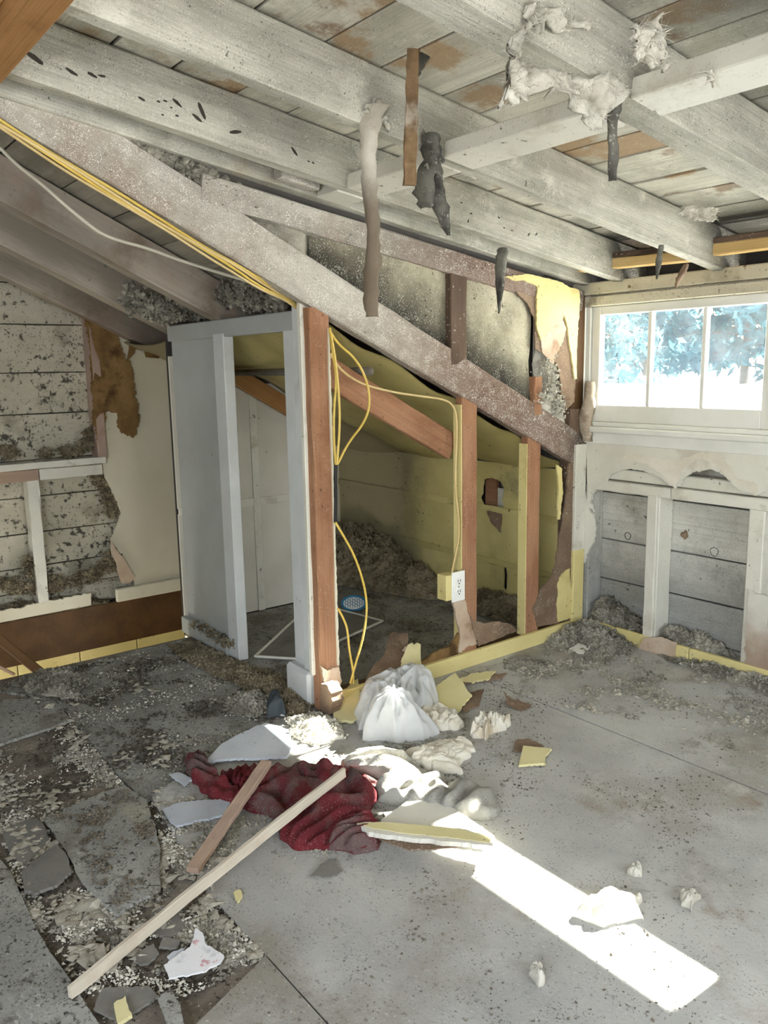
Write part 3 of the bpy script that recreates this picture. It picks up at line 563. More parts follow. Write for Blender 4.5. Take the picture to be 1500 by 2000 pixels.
for k, px in enumerate(([(258, 650), (272, 652), (262, 690), (248, 705), (252, 680)], [(272, 655), (280, 660), (285, 685), (278, 690)], [(280, 680), (300, 682), (316, 690), (310, 700), (285, 698)], [(312, 640), (322, 640), (330, 665), (335, 680), (328, 684), (322, 665)])):
    obj('tape_strip', MB().prism([at(u, v, 'x', -1.945) for u, v in px], (-.004, 0, 0)), [RUST, GREYP, RUST, PEACHB][k], wl)
bl = empty('baseboard_left', (-1.96, -1.6, 0), kind='structure')
obj('board', MB().box(-1.968, -1.945, -1.55, -.03, .0, .075, .006), CREAM, bl)
obj('board', MB().prism([at(u, v, 'x', -1.945) for u, v in jag([(178, 1158), (160, 1163), (110, 1172), (0, 1193)], 2.5, 8, 3, False)+[(0, 1216), (178, 1182)]], (-.02, 0, 0)), CREAM, bl)
obj('board', MB().box(-1.968, -1.946, -4.3, -2.15, .0, .07, .004), CREAM, bl)
# stair well below
stw = empty('wall_stairwell', (-1.98, -2.6, -.3), kind='structure')
obj('fascia', MB().box(-1.985, -1.965, -4.3, -.03, -.240, .0, .002), BROWNW, stw)
for k in range(11):
    obj('wall_panel', MB().box(-1.992, -1.978, -4.0+k*.32, -3.685+k*.32, -1.3, -.241, .002), YELL, stw)
obj('end_wall', MB().box(-2.0, -1.31, -.60, -.585, -2.4, -.02), YELL, stw)
obj('return_wall', MB().box(-1.318, -1.306, -1.44, -.60, -2.4, -.02), CREAM, stw)
obj('near_wall', MB().box(-1.165, -1.15, -4.3, -1.45, -2.4, -.02), CREAM, stw)
obj('lower_floor', MB().box(-2.1, -1.1, -4.4, -.58, -2.45, -2.4), BROWNW, stw)
a = at(-60, 1200, 'x', -1.72); b = at(70, 1306, 'x', -1.72)
beam('stair_rail', a+(a-b)*1.5, b+(b-a)*.15, .03, .045, BROWNW, stw, seg=4)
a = at(-40, 1282, 'x', -1.6); b = at(28, 1318, 'x', -1.6)
beam('stair_rail', a+(a-b)*1.5, b, .014, .014, LATH, stw, seg=4)

# room walls behind the camera, with openings added for the light
wb = obj('wall_back', MB().box(-2.1, 1.2, -4.42, -4.36, -.02, 2.6).box(3.4, 3.95, -4.42, -4.36, -.02, 2.6).box(1.2, 3.4, -4.42, -4.36, -.02, .6).box(1.2, 3.4, -4.42, -4.36, 1.7, 2.6), PLASTER, kind='structure')
ws = obj('wall_side', MB().box(3.76, 3.82, -4.4, -2.6, -.02, 2.4).box(3.76, 3.82, -.8, .15, -.02, 2.4).box(3.76, 3.82, -2.6, -.8, -.02, .6).box(3.76, 3.82, -2.6, -.8, 1.6, 2.4), PLASTER, kind='structure')

# ================================================================== FLOOR
floor = empty('floor', (1, -2, 0), kind='structure')
obj('subfloor', MB().box(-1.165, 3.9, -4.4, .12, -.05, -.012).box(-1.318, -1.165, -1.44, .12, -.05, -.012).box(-2.05, -1.318, -.59, .12, -.05, -.012), SUBF, floor)
def fsheet(name, pts, mt, z=0.0, th=.010, parent=floor, px=True, amp=0, seed=1, keep=(), n=4, **k):
    if px: pts = [fl(u, v, z) for u, v in (jag(pts, amp, n, seed, True, keep) if amp else pts)]
    else: pts = [V((a, b, z)) for a, b in pts]
    return obj(name, MB().prism(pts, (0, 0, -th)), mt, parent, **k)
sA = fl(1288, 1466).y       # seam that runs along the room
# sheet edges taken from the photo
e1 = fl(240, 1530); e0 = fl(155, 1420); c1 = fl(406, 1740); c2 = fl(520, 1864); c3 = fl(300, 1960)
G = .004
fsheet('floor_sheet', [(-.02, -.03), (3.9, -.03), (3.9, sA+G), (-.02, sA+G)], SHEET, px=False)
sB = fl(1400, 1812).y
fsheet('floor_sheet', [(.02, sA-G), (2.2, sA-G), (2.2, c1.y+.0), (c2.x, c2.y), (c1.x, c1.y), (e1.x+.12, e1.y+.04), (.02, e0.y+.42)], SHEET, px=False)
fsheet('floor_sheet', [(2.205, sA-G), (3.9, sA-G), (3.9, -4.3), (2.205, -4.3)], SHEET, px=False)
fsheet('floor_sheet', [(c2.x+.003, c2.y-.004), (2.2, c1.y-.005), (2.2, -4.3), (c3.x, -4.3), (c3.x+.12, c3.y)], SHEET, px=False)
# left grey sheets by the stair
fsheet('floor_sheet', [(-20, 1345), (70, 1318), (365, 1247), (470, 1290), (585, 1345), (640, 1400), (700, 1480), (640, 1560), (430, 1552), (285, 1563), (248, 1532), (155, 1420), (138, 1400), (110, 1368)], SHEETL, amp=1.2, seed=4, z=-.002)
fsheet('floor_sheet', [(-260, 1420), (-120, 1370), (100, 1362), (118, 1378), (139, 1406), (70, 1430), (0, 1453), (-200, 1520)], SHEETL, amp=.8, seed=5, z=.001)
fsheet('floor_sheet', [(-80, 1590), (0, 1678), (20, 1700), (64, 1800), (98, 1860), (132, 1905), (200, 2010), (-150, 2200), (-400, 1900)], SHEETL, amp=.7, seed=6, z=.004)
fsheet('closet_floor', [(-1.29, -1.44), (-.005, -1.44), (-.005, -.03), (-2.0, -.03), (-2.0, -.59), (-1.29, -.59)], SHEETL, px=False, z=-.003)
fsheet('sill_strip', [(-.8, -1.48), (.0, -1.48), (.0, -1.44), (-.8, -1.44)], SHEETL, px=False, z=-.002)

# ------------------------------------------------------------------ loose sheets and scraps
def scrap(name, px, mt, label, cat, z=.006, th=.006, amp=1.5, seed=1, tilt=None, keep=(), n=3, group=None):
    pts = [fl(u, v, z) for u, v in jag(px, amp, n, seed, True, keep)]
    c = sum(pts, V())/len(pts)
    if tilt:
        ax = V((math.cos(tilt[1]), math.sin(tilt[1]), 0)); q = Matrix.Rotation(tilt[0], 3, ax); pts = [c+q @ (p-c) for p in pts]
        lo = min(p.z for p in pts)-th; pts = [p+V((0, 0, -lo+.0005)) for p in pts]
    return obj(name, MB().prism(pts, (0, 0, -th)), mt, None, label=label, cat=cat, group=group)
scrap('hardboard_sheet', [(85, 1597), (160, 1565), (245, 1533), (285, 1562), (303, 1610), (312, 1660), (312, 1735), (228, 1785), (190, 1752), (160, 1720), (130, 1662)], SHEETL, 'large loose square of soiled grey hardboard left of the short lath', 'board', z=.009, th=.008, amp=1.8, seed=11, n=6)
scrap('tile_piece', [(42, 1702), (78, 1670), (110, 1648), (128, 1665), (140, 1700), (112, 1728), (70, 1744), (48, 1738)], SLATE, 'dark grey broken tile left of the large loose hardboard square', 'tile', z=.012, th=.008, seed=12)
scrap('tile_piece', [(4, 1622), (40, 1605), (70, 1596), (86, 1612), (96, 1640), (70, 1668), (48, 1690), (18, 1660)], SLATE, 'brown-grey broken tile at the left edge above the dark tile', 'tile', z=.0, th=.006, seed=13)
scrap('board_piece', [(402, 1490), (408, 1478), (432, 1452), (470, 1430), (520, 1408), (565, 1420), (572, 1452), (560, 1470), (500, 1476), (440, 1480)], LIGHTPC, 'large pale blue-white board fragment lying on the red cloth', 'board', z=.022, th=.008, seed=14, tilt=(.05, 2.3), keep=(0, 1, 2))
scrap('board_piece', [(318, 1580), (345, 1568), (400, 1562), (450, 1560), (440, 1590), (385, 1602), (345, 1612), (330, 1600)], LIGHTPC, 'pale blue board fragment between the hardboard square and short lath', 'board', z=.012, th=.006, seed=15)
scrap('board_piece', [(330, 1512), (350, 1508), (378, 1522), (360, 1534)], LIGHTPC, 'small pale chip of board left of the red cloth', 'board', z=.010, th=.004, seed=16)
scrap('wallpaper_scrap', [(320, 1882), (350, 1862), (372, 1850), (382, 1818), (396, 1826), (402, 1846), (438, 1868), (430, 1880), (400, 1895), (330, 1906)], mat('floral_paper', '#d6d6d8', '#e3e2e2', 4, bump=.2, stains=[('#c0858a', 26, .60, .66, .8), ('#a9a9ad', 18, .6, .68, .5)], specks=[('#6d5a55', 60, .7, .76, .6)]), 'white floral wallpaper scrap with pink flowers in the broken floor corner', 'wallpaper', z=.010, th=.004, seed=17, tilt=(.09, .6))
scrap('paper_scrap', [(326, 1868), (338, 1858), (362, 1850), (352, 1866), (334, 1876)], LIGHTPC, 'pale blue paper scrap touching the floral wallpaper scrap', 'paper', z=.004, th=.003, seed=18)
scrap('tile_piece', [(265, 1865), (300, 1842), (310, 1860), (290, 1880), (272, 1882)], SLATE, 'small dark tile shard beside the long lath', 'tile', z=.004, th=.006, seed=19)
scrap('tile_piece', [(310, 1850), (318, 1830), (352, 1835), (345, 1850)], SLATE, 'small dark tile shard above the floral wallpaper scrap', 'tile', z=.002, th=.006, seed=20)
scrap('tile_piece', [(280, 1820), (300, 1780), (330, 1765), (350, 1790), (362, 1812), (330, 1830)], SLATE, 'flat grey tile fragment under the middle of the long lath', 'tile', z=-.001, th=.006, seed=21)
scrap('board_piece', [(222, 1960), (245, 1945), (258, 1982), (230, 1998)], GYPY, 'yellowish board chip at the bottom edge below the long lath', 'board', z=.012, th=.008, seed=22)
scrap('tile_piece', [(182, 1970), (200, 1930), (290, 1925), (312, 1945), (262, 1975), (225, 1990)], SLATE, 'dark tile fragment at the bottom edge below the long lath', 'tile', z=.003, th=.006, seed=23)
scrap('board_piece', [(308, 1948), (330, 1930), (352, 1960), (362, 2020), (340, 2030)], SHEETL, 'narrow grey board strip standing out at the bottom edge', 'board', z=.010, th=.008, seed=24)
scrap('tile_piece', [(604, 1710), (625, 1690), (650, 1680), (668, 1702), (640, 1712)], SLATE, 'dark thin tile flake below the red cloth', 'tile', z=.006, th=.004, seed=25, tilt=(.08, 1.0))
scrap('board_piece', [(456, 1742), (468, 1737), (474, 1748), (464, 1764)], GYPY, 'small yellow board chip on the bare grey floor left of centre', 'board', z=.006, th=.005, seed=26)
scrap('board_piece', [(1013, 1494), (1022, 1456), (1078, 1462), (1066, 1474), (1066, 1492), (1040, 1492)], GYPY, 'yellow notched wallboard scrap alone on the floor right of the cloths', 'board', z=.014, th=.008, seed=27, keep=(0, 1))
scrap('board_piece', [(1003, 1465), (1008, 1446), (1032, 1442), (1062, 1456), (1030, 1458), (1022, 1466)], PAPERB, 'brown paper scrap under the yellow notched wallboard scrap', 'board', z=.007, th=.005, seed=28)
scrap('board_piece', [(848, 1345), (890, 1328), (922, 1360), (890, 1382), (852, 1368)], GYPY, 'yellow wallboard scrap between the white bag and the baseboard', 'board', z=.03, th=.008, seed=29, tilt=(.22, .4))
scrap('board_piece', [(898, 1358), (945, 1345), (935, 1378), (905, 1392)], PAPERB, 'grey-brown board scrap right of the yellow scrap by the bag', 'board', z=.008, th=.005, seed=30)
scrap('board_piece', [(895, 1322), (925, 1312), (968, 1310), (955, 1322), (905, 1328)], GYPY, 'thin yellow wallboard sliver lying along the baseboard', 'board', z=.022, th=.006, seed=31, tilt=(.10, .5))
scrap('board_piece', [(880, 1330), (930, 1322), (990, 1314), (975, 1326), (890, 1338)], PAPERB, 'dark paper sliver under the yellow sliver along the baseboard', 'board', z=.008, th=.004, seed=32)
scrap('board_piece', [(985, 1358), (1000, 1368), (1038, 1376), (1020, 1384), (990, 1376)], PAPERB, 'dark curled board flake on the floor before the baseboard', 'board', z=.01, th=.004, seed=33, tilt=(.15, 1.2))
scrap('board_piece', [(1112, 1258), (1150, 1246), (1165, 1252), (1140, 1266)], PLASTER, 'small pale plaster flake in the rubble of the wall corner', 'plaster', z=.03, th=.006, seed=34, tilt=(.2, .3))
scrap('paper_scrap', [(745, 1600), (800, 1560), (870, 1570), (905, 1590), (965, 1632), (900, 1625), (830, 1615), (740, 1612)], PLASTER, 'grey gypsum sheet with a torn face beneath the grey sweater', 'board', z=.03, th=.006, seed=36)
# the thick board with a yellow edge at the centre
bp_ = empty('wallboard_slab', fl(830, 1630), label='broken wallboard slab with pale yellow face at the tip of the sunlight strip', cat='board')
pts = [fl(u, v, .055) for u, v in jag([(697, 1608), (740, 1605), (830, 1612), (900, 1618), (966, 1634), (962, 1652), (900, 1645), (800, 1636), (720, 1625)], 1.0, 3, 9)]
obj('core', MB().prism(pts, (0, 0, -.013)), PLASTER, bp_)
obj('yellow_face', MB().prism([fl(u, v, .057) for u, v in jag([(700, 1608), (740, 1606), (830, 1612), (900, 1619), (962, 1635), (955, 1645), (890, 1637), (800, 1628), (730, 1618)], .8, 3, 10)], (0, 0, -.0018)), GYPY, bp_)
obj('backing_paper', MB().prism([fl(u, v, .040) for u, v in jag([(720, 1622), (830, 1640), (962, 1650), (880, 1655), (800, 1660), (745, 1640)], .8, 3, 12)], (0, 0, -.003)), PAPERB, bp_)
# yellow wallboard flap at the post and broken board lumps there
scrap('wallboard_piece', [(646, 1372), (668, 1358), (700, 1340), (706, 1390), (690, 1400), (652, 1398)], GYPY, 'yellow wallboard piece leaning at the foot of the split post', 'board', z=.030, th=.010, seed=40, tilt=(.2, .3), keep=(3,))
scrap('wallboard_piece', [(768, 1298), (800, 1275), (825, 1276), (822, 1300), (790, 1312)], GYPY, 'yellow wallboard chip standing behind the white bag', 'board', z=.10, th=.008, seed=41, tilt=(.7, .6))
scrap('wallboard_piece', [(705, 1322), (725, 1302), (752, 1285), (765, 1262), (800, 1265), (795, 1290), (760, 1315), (720, 1335)], PAPERB, 'brown fibrous board lump behind the white bag', 'board', z=.08, th=.02, seed=42, tilt=(.3, .4))
scrap('wallboard_piece', [(755, 1300), (780, 1272), (806, 1264), (812, 1285), (790, 1300), (765, 1310)], PEACHB, 'peach torn gypsum paper behind the white bag', 'board', z=.11, th=.006, seed=43, tilt=(.5, .3))

# paper flap hung over the window-side baseboard
pa = [at(u, v, 'y', -.030) for u, v in jag([(1256, 1246), (1290, 1244), (1322, 1254), (1318, 1280), (1312, 1298), (1295, 1304), (1282, 1298), (1262, 1296), (1243, 1288), (1248, 1266)], 1.2, 3, 51)]
obj('paper_flap', MB().prism(pa, (0, .003, 0)), PEACHB, None, label='peach paper flap hanging over the yellow baseboard below the window', cat='paper')
# torn roll at the window corner
q = [at(u, v, 'y', -.045) for u, v in ((1143, 745), (1140, 790), (1132, 830), (1138, 862))]
obj('plaster_roll', MB().ribbon(q, [.04, .075, .075, .05], (1, -.4, 0), .02, 6, .008, .35, 3), mat('fibre_roll', '#9c8d7c', '#b8aa98', 8, bump=.7, stains=[('#6d5c4b', 6, .5, .68, .7)], specks=[('#e8e2d4', 90, .62, .7, .7)]), None, smooth=True, label='curled grey-brown torn plaster roll at the lower left window corner', cat='plaster')

# ------------------------------------------------------------------ laths on the floor
def lathpx(a, b, za, zb, w, h, mt, label, bow=0):
    p0, p1 = fl(*a, za), fl(*b, zb)
    return beam('wood_lath', p0, p1, w, h, mt, None, seg=16, jit=.0012, ch=.002, bow=bow, label=label, cat='lath')
lathpx((376, 1700), (520, 1490), .026, .080, .034, .017, LATH, 'short broad wood lath leaning across the red cloth')
lathpx((136, 1940), (672, 1508), .016, .080, .012, .030, LATHW, 'long thin wood lath crossing the broken floor and red cloth', .005)

# ------------------------------------------------------------------ cloths
def wrinkle(x, y, wl, ang, seed):
    """long soft folds that bend and fork: 0..1"""
    p = V((x, y, seed)); wp = noise.noise(p*4.5)*1.6+noise.noise(p*10+V((3, 1, 0)))*.55
    a = ang+noise.noise(p*2.2+V((7, 7, 7)))*.9; u = x*math.cos(a)+y*math.sin(a)
    s1 = .5+.5*math.sin(u*2*math.pi/wl+wp*1.5)
    v = x*math.cos(a+1.1)+y*math.sin(a+1.1); s2 = .5+.5*math.sin(v*2*math.pi/(wl*1.7)+wp*1.2+seed)
    k = .5+.5*max(-1, min(1, noise.noise(p*5+V((1, 9, 4)))*2)); s = s1*(1-.5*k)+s2*.5*k
    return s+.05*noise.noise(p*40)
def billow(x, y, k, seed):
    p = V((x*k, y*k, seed)); q = p+V((noise.noise(p*.7), noise.noise(p*.7+V((5, 5, 5))), 0))*.8
    return abs(noise.noise(q))*1.2+abs(noise.noise(q*2.3))*.6+abs(noise.noise(q*5))*.3+(.5-abs(noise.noise(q*3.1+V((2, 2, 2)))))*.25+abs(noise.noise(q*11))*.14
def cloth(name, px, cpx, H, wl, mt, ang=0, seed=0, rings=46, n=220, base=.3, wig=.010, parent=None, z0=0.0, edge=6, mode='fold', **t):
    out = [fl(u, v) for u, v in px]; c = fl(*cpx)
    def hf(x, y, r):
        f = wrinkle(x, y, wl, ang, seed) if mode == 'fold' else min(1.2, billow(x, y, wl, seed))
        return H*(base+(1-base)*f)*max(0, 1-r**edge)**.5+.003
    return obj(name, MB().mound(out, c, hf, rings, n, z0, wig), mt, parent, smooth=True, **t)
rc = empty('red_cloth', fl(600, 1590), label='crumpled dark red fleece garment lying on the floor under two laths', cat='clothing')
cloth('body', [(430, 1515), (480, 1500), (560, 1500), (610, 1500), (660, 1506), (700, 1512), (746, 1536), (740, 1560), (722, 1590), (735, 1625), (742, 1660), (690, 1668), (640, 1660), (575, 1662), (548, 1640), (540, 1600), (500, 1590), (440, 1568), (470, 1550)], (600, 1585), .050, .10, REDC, ang=.5, seed=3, parent=rc, base=.2)
cloth('sleeve', [(362, 1490), (374, 1478), (402, 1482), (412, 1505), (440, 1535), (470, 1552), (478, 1570), (450, 1576), (415, 1564), (382, 1536), (362, 1510)], (412, 1532), .045, .075, REDC, ang=1.2, seed=8, parent=rc, rings=24, n=110)
cloth('collar', [(580, 1515), (620, 1502), (668, 1510), (682, 1530), (650, 1552), (610, 1548), (588, 1530)], (632, 1528), .068, .085, REDC, ang=1.4, seed=5, parent=rc, rings=24, n=110, edge=4)
cloth('hem', [(690, 1605), (720, 1595), (742, 1622), (744, 1662), (690, 1668), (640, 1660), (650, 1630)], (698, 1638), .058, .085, REDC, ang=.2, seed=11, parent=rc, rings=22, n=110, edge=4)
gc = empty('grey_sweater', fl(830, 1540), label='grey knitted sweater lying across the sunlit floor', cat='clothing')
cloth('body', [(664, 1498), (690, 1480), (740, 1476), (790, 1488), (830, 1512), (870, 1525), (872, 1548), (840, 1562), (790, 1555), (745, 1566), (732, 1550), (750, 1532), (700, 1512), (674, 1512)], (785, 1522), .055, .10, GREYC, ang=2.6, seed=21, parent=gc, base=.45)
cloth('sleeve', [(735, 1568), (790, 1552), (860, 1542), (930, 1540), (965, 1556), (980, 1586), (960, 1602), (915, 1606), (860, 1594), (800, 1580)], (880, 1574), .060, .12, GREYC, ang=2.2, seed=26, parent=gc, base=.55, rings=30, n=140, edge=4)
# white bags and papers
def crum(name, px, cpx, H, mt, seed, label, cat, k=11, rings=40, n=170, base=.45, wig=.022, edge=2.5):
    return cloth(name, px, cpx, H, k, mt, seed=seed, rings=rings, n=n, base=base, wig=wig, edge=edge, mode='billow', label=label, cat=cat)
def bag(px, peaks, seed, label, n=200, rings=50):
    out = [fl(u, v) for u, v in px]; c = sum(out, V())/len(out); R_ = max((p-c).length for p in out)
    def hf(x, y, r):
        h_ = 0
        for (pu, pv, H, wd) in peaks:
            q = fl(pu, pv); dx_, dy_ = x-q.x, y-q.y; d = math.hypot(dx_, dy_)/wd; th = math.atan2(dy_, dx_)
            f = 1+.24*min(1, d*1.5)*math.sin(th*6+seed+2.2*noise.noise(V((x*6, y*6, seed))))+.12*math.sin(th*13+seed*2+d*3)*min(1, d*2)
            h_ = max(h_, H*max(0, 1-d**1.25)*f)
        p = V((x, y, seed)); cr = .012*abs(noise.noise(p*22))+.007*abs(noise.noise(p*48+V((4, 0, 0))))
        return (h_+.018+cr)*max(0, 1-r**7)**.5+.002
    return obj('plastic_bag', MB().mound(out, c, hf, rings, n, 0, .012), PLASTIC, None, smooth=True, label=label, cat='bag')
bag([(694, 1405), (700, 1372), (740, 1352), (800, 1338), (850, 1350), (858, 1380), (838, 1400), (800, 1404), (750, 1418), (700, 1428)], [(812, 1372, .125, .19), (735, 1392, .10, .17), (775, 1375, .11, .2)], 3.1, 'translucent white plastic bag slumped against the yellow baseboard')
bag([(708, 1445), (722, 1415), (760, 1402), (800, 1406), (815, 1428), (860, 1434), (830, 1447), (770, 1450)], [(768, 1428, .135, .17), (830, 1438, .02, .1)], 7.7, 'small bright white plastic bag in front of the larger bag', 150, 40)
crum('paper_wad', [(808, 1412), (830, 1390), (860, 1386), (890, 1398), (908, 1422), (880, 1430), (840, 1425)], (855, 1408), .055, TISSUE, 41, 'flat dirty white paper heap right of the small bag', 'paper', k=14)
crum('paper_wad', [(912, 1440), (930, 1422), (945, 1410), (975, 1405), (1000, 1412), (985, 1427), (960, 1432), (950, 1447)], (955, 1424), .085, TISSUE, 45, 'crumpled white paper towel right of the paper heap', 'paper', base=.15, k=17)
crum('paper_wad', [(780, 1494), (810, 1468), (860, 1452), (910, 1446), (928, 1470), (905, 1492), (890, 1514), (850, 1510), (820, 1498)], (860, 1480), .04, TISSUE, 49, 'spread stained paper towel above the grey sweater sleeve', 'paper', k=13)
crum('paper_wad', [(1120, 1792), (1145, 1762), (1190, 1750), (1240, 1755), (1258, 1797), (1215, 1807), (1170, 1802)], (1190, 1782), .05, TISSUE, 53, 'crumpled white paper lying inside the sunlight strip', 'paper', k=15)
for px, c_, sd, lb in (([(1322, 1764), (1335, 1748), (1360, 1748), (1372, 1768), (1350, 1780)], (1348, 1764), 57, 'small white wool tuft on the floor right of the sunlight strip'),
                       ([(1224, 1704), (1236, 1694), (1258, 1703), (1256, 1716), (1238, 1716)], (1242, 1706), 61, 'small grey wool tuft above the sunlight strip'),
                       ([(1030, 1910), (1045, 1894), (1068, 1892), (1070, 1912), (1048, 1922)], (1052, 1906), 65, 'small white wool tuft below the sunlight strip')):
    crum('wool_tuft', px, c_, .03, INSPALE, sd, lb, 'insulation', rings=16, n=70, k=40, base=.3)
crum('dark_rag', [(526, 1400), (524, 1372), (540, 1365), (552, 1378), (556, 1404)], (540, 1388), .08, mat('blue_black_cloth', '#33383c', '#444a4e', 5, bump=.3), 67, 'small dark blue-grey rag left of the split post', 'rag', rings=14, n=60, base=.7)

# ------------------------------------------------------------------ closet floor things
ls = empty('floor_panel', (-.75, -1.05, 0), label='dark loose panel with white edges lying on the closet floor', cat='panel')
q = [fl(u, v, .010) for u, v in ((432, 1272), (606, 1175), (747, 1213), (584, 1287))]
q = [V((max(p.x, -1.2) if p.y > -1.4 else max(p.x, -.66), max(p.y, -1.40), p.z)) for p in q]
obj('board', MB().prism(q, (0, 0, -.010)), SLATE, ls)
for a, b in zip(q, q[1:]+q[:1]): beam('edge_trim', a+V((0, 0, .001)), b+V((0, 0, .001)), .012, .009, WHITEP, ls, seg=3, jit=.0003)
spc = fl(692, 1178, .03); sp = empty('sponge', (spc.x, spc.y, 0), label='blue sponge mop head with honeycomb mesh on the closet floor', cat='sponge')
dx, dy = RT.x, RT.y; L2 = math.hypot(dx, dy); dx /= L2; dy /= L2
def sl_(a, h, t): return V((spc.x+dx*a-dy*t, spc.y+dy*a+dx*t, .002+h))
ring = [sl_(.062*math.cos(t)*(1 if abs(math.cos(t)) < .8 else 1), .032+.03*math.sin(t), .03*math.sin(t)) for t in [k*2*math.pi/28 for k in range(28)]]
obj('pad', MB().prism(ring, (.008, -.008, 0)), PLATEM, sp)
obj('rim', MB().tube([p+V((.010, -.010, 0)) for p in ring]+[ring[0]+V((.010, -.010, 0))], .006, 6), BLUEM, sp, smooth=True)
m = MB()
for k in range(9):
    for j in range(3):
        a = -.05+k*.0125; h = .016+j*.013+(.0065 if k % 2 else 0)
        if (a/.056)**2+((h-.032)/.027)**2 < 1: hx = [sl_(a+.0075*math.cos(t), h+.0075*math.sin(t), (h-.032))+V((.011, -.011, 0)) for t in [i*math.pi/3 for i in range(7)]]; m.tube(hx, .0012, 4)
obj('mesh', m, BLUEM, sp, kind='stuff')

# ------------------------------------------------------------------ outlet
ol = at(895, 1145, 'x', .012); oe = empty('electrical_outlet', (0, ol.y, ol.z-.06), label='white duplex electrical outlet on a yellow box at the middle stud', cat='outlet')
y0, z0 = ol.y, ol.z
obj('box', MB().box(-.05, .008, y0-.062, y0+.0, z0-.055, z0+.052, .003), YELL, oe)
pl = obj('plate', MB().box(.008, .015, y0-.036, y0+.036, z0-.064, z0+.062, .002), PLATEM, oe)
for dz in (.022, -.022):
    s_ = obj('socket', MB().tube([(.013, y0, z0+dz), (.018, y0, z0+dz)], .0165, 16), PLATEM, oe)
    m = MB().box(.0175, .0185, y0-.008, y0-.0055, z0+dz-.003, z0+dz+.008).box(.0175, .0185, y0+.0045, y0+.0075, z0+dz-.003, z0+dz+.008).box(.0175, .0185, y0-.003, y0+.003, z0+dz-.012, z0+dz-.007)
    obj('slots', m, DARK, s_)
obj('screw', MB().tube([(.014, y0, z0-.001), (.0165, y0, z0-.001)], .003, 8), PIPE, oe)

# ------------------------------------------------------------------ cables
def cable(px, r, mt, label, group=None, ax='x', val=.0, name='cable'):
    pts = []
    for p in px:
        v = p[2] if len(p) > 2 else val
        pts.append(at(p[0], p[1], ax, v))
    return obj(name, MB().tube(pts, r, 7, 3), mt, None, smooth=True, label=label, cat='cable', group=group)
YC = 'yellow cables hanging at the split post'
cable([(644, 640), (650, 690), (658, 740), (652, 800), (652, 860), (656, 908)], .0045, CABLEY, 'yellow cable running straight down beside the split post', YC, val=.008)
cable([(643, 645), (660, 672), (695, 700), (718, 745), (723, 790), (712, 825), (680, 865), (660, 905)], .0045, CABLEY, 'yellow cable bowing out right of the split post', YC, val=.010)
cable([(646, 650), (655, 700), (662, 770), (664, 830), (658, 908)], .0045, CABLEY, 'yellow cable hanging between the straight and the bowed one', YC, val=.014)
cable([(645, 690), (662, 720), (700, 748), (760, 765), (830, 775), (870, 780), (888, 795), (893, 830), (890, 900), (889, 960), (896, 1010), (897, 1050), (888, 1090), (882, 1122)], .0045, CABLET, 'tan cable crossing the brace and dropping to the outlet', None, val=.004)
cable([(655, 1020), (670, 1045), (690, 1080), (705, 1120), (715, 1160), (717, 1200), (708, 1250), (695, 1295), (684, 1335)], .0045, CABLEY, 'long yellow cable arching down to the floor at the post', YC, val=.012)
cable([(660, 1188), (672, 1210), (679, 1230), (682, 1270), (690, 1310), (690, 1335)], .0045, CABLEY, 'short yellow cable crossing behind the long arching cable', YC, val=.006)
cable([(656, 908), (655, 930), (656, 970), (655, 1020)], .006, TAPE, 'black taped cable joint on the edge of the post', None, val=.008)
# bundle under the main rafter
for k, (du, r_, mt_c, lb) in enumerate(((0, .0048, CABLEY, 'uppermost yellow cable of the bundle along the sloping rafter'), (6, .0045, CABLET, 'second cable of the bundle along the sloping rafter'), (11, .0045, CABLEY, 'third cable of the bundle along the sloping rafter'), (17, .004, CABLET, 'lowest tan cable of the bundle along the sloping rafter'))):
    base = [(-60, 198), (0, 234), (60, 272), (140, 322), (240, 384), (330, 438), (400, 480), (460, 515), (510, 548), (560, 580), (586, 602), (589, 625)]
    pts = [(u, v+du+(3*math.sin(u*.02+k*1.7)) if u < 560 else v+du*.4) for u, v in base]
    P = [at(u, v, 'x', .008+.004*(k % 2)) if u < 470 else at(u, v, 'x', .008-.10*min(1, (u-470)/110)) for u, v in pts]
    obj('cable', MB().tube(P, r_, 7, 2), mt_c, None, smooth=True, label=lb, cat='cable', group='cables along the sloping rafter')
cable([(-30, 262), (0, 288), (30, 320), (80, 358), (115, 390), (150, 420), (190, 452), (225, 468), (290, 485), (350, 508), (420, 530), (475, 546), (520, 565)], .006, CABLEW, 'white cable sagging alone below the eave rafters', None, val=-.30)

# ------------------------------------------------------------------ things hanging from the rafters
def hang(name, px, ws, val, mt, label, cat, th=.006, curl=.2, rough=.006, seed=0, side=None):
    P = [at(u, v, 'x', val) for u, v in px]; s_ = V((RT.x, RT.y, 0)) if side is None else V(side)
    return obj(name, MB().ribbon(P, ws, s_, th, 6, rough, curl, seed), mt, None, smooth=True, label=label, cat=cat)
hang('hanging_strip', [(736, 200), (722, 240), (718, 290), (722, 350), (727, 420), (730, 470), (728, 520), (722, 580), (728, 618)], [.055, .05, .035, .04, .036, .032, .045, .04, .03], .68, mat('pale_hanging_paper', '#b9b3a4', '#d4cfc2', 8, bump=.5, stains=[('#8d7a62', 4, .5, .66, .7)], grads=[('#5d4c38', (0, 0, -1), -1.72, -1.58, .12, 9, .85)]), 'pale paper strip hanging longest from the middle rafter', 'strip', .008, .3, .008, 2)
o = beam('hanging_lath', at(808, 60, 'x', .78), at(800, 362, 'x', .78), .030, .012, HANGB, None, up=(RT.y, -RT.x, 0), seg=14, jit=.003, ch=.002, label='brown wooden lath hanging straight down from the ceiling', cat='lath')
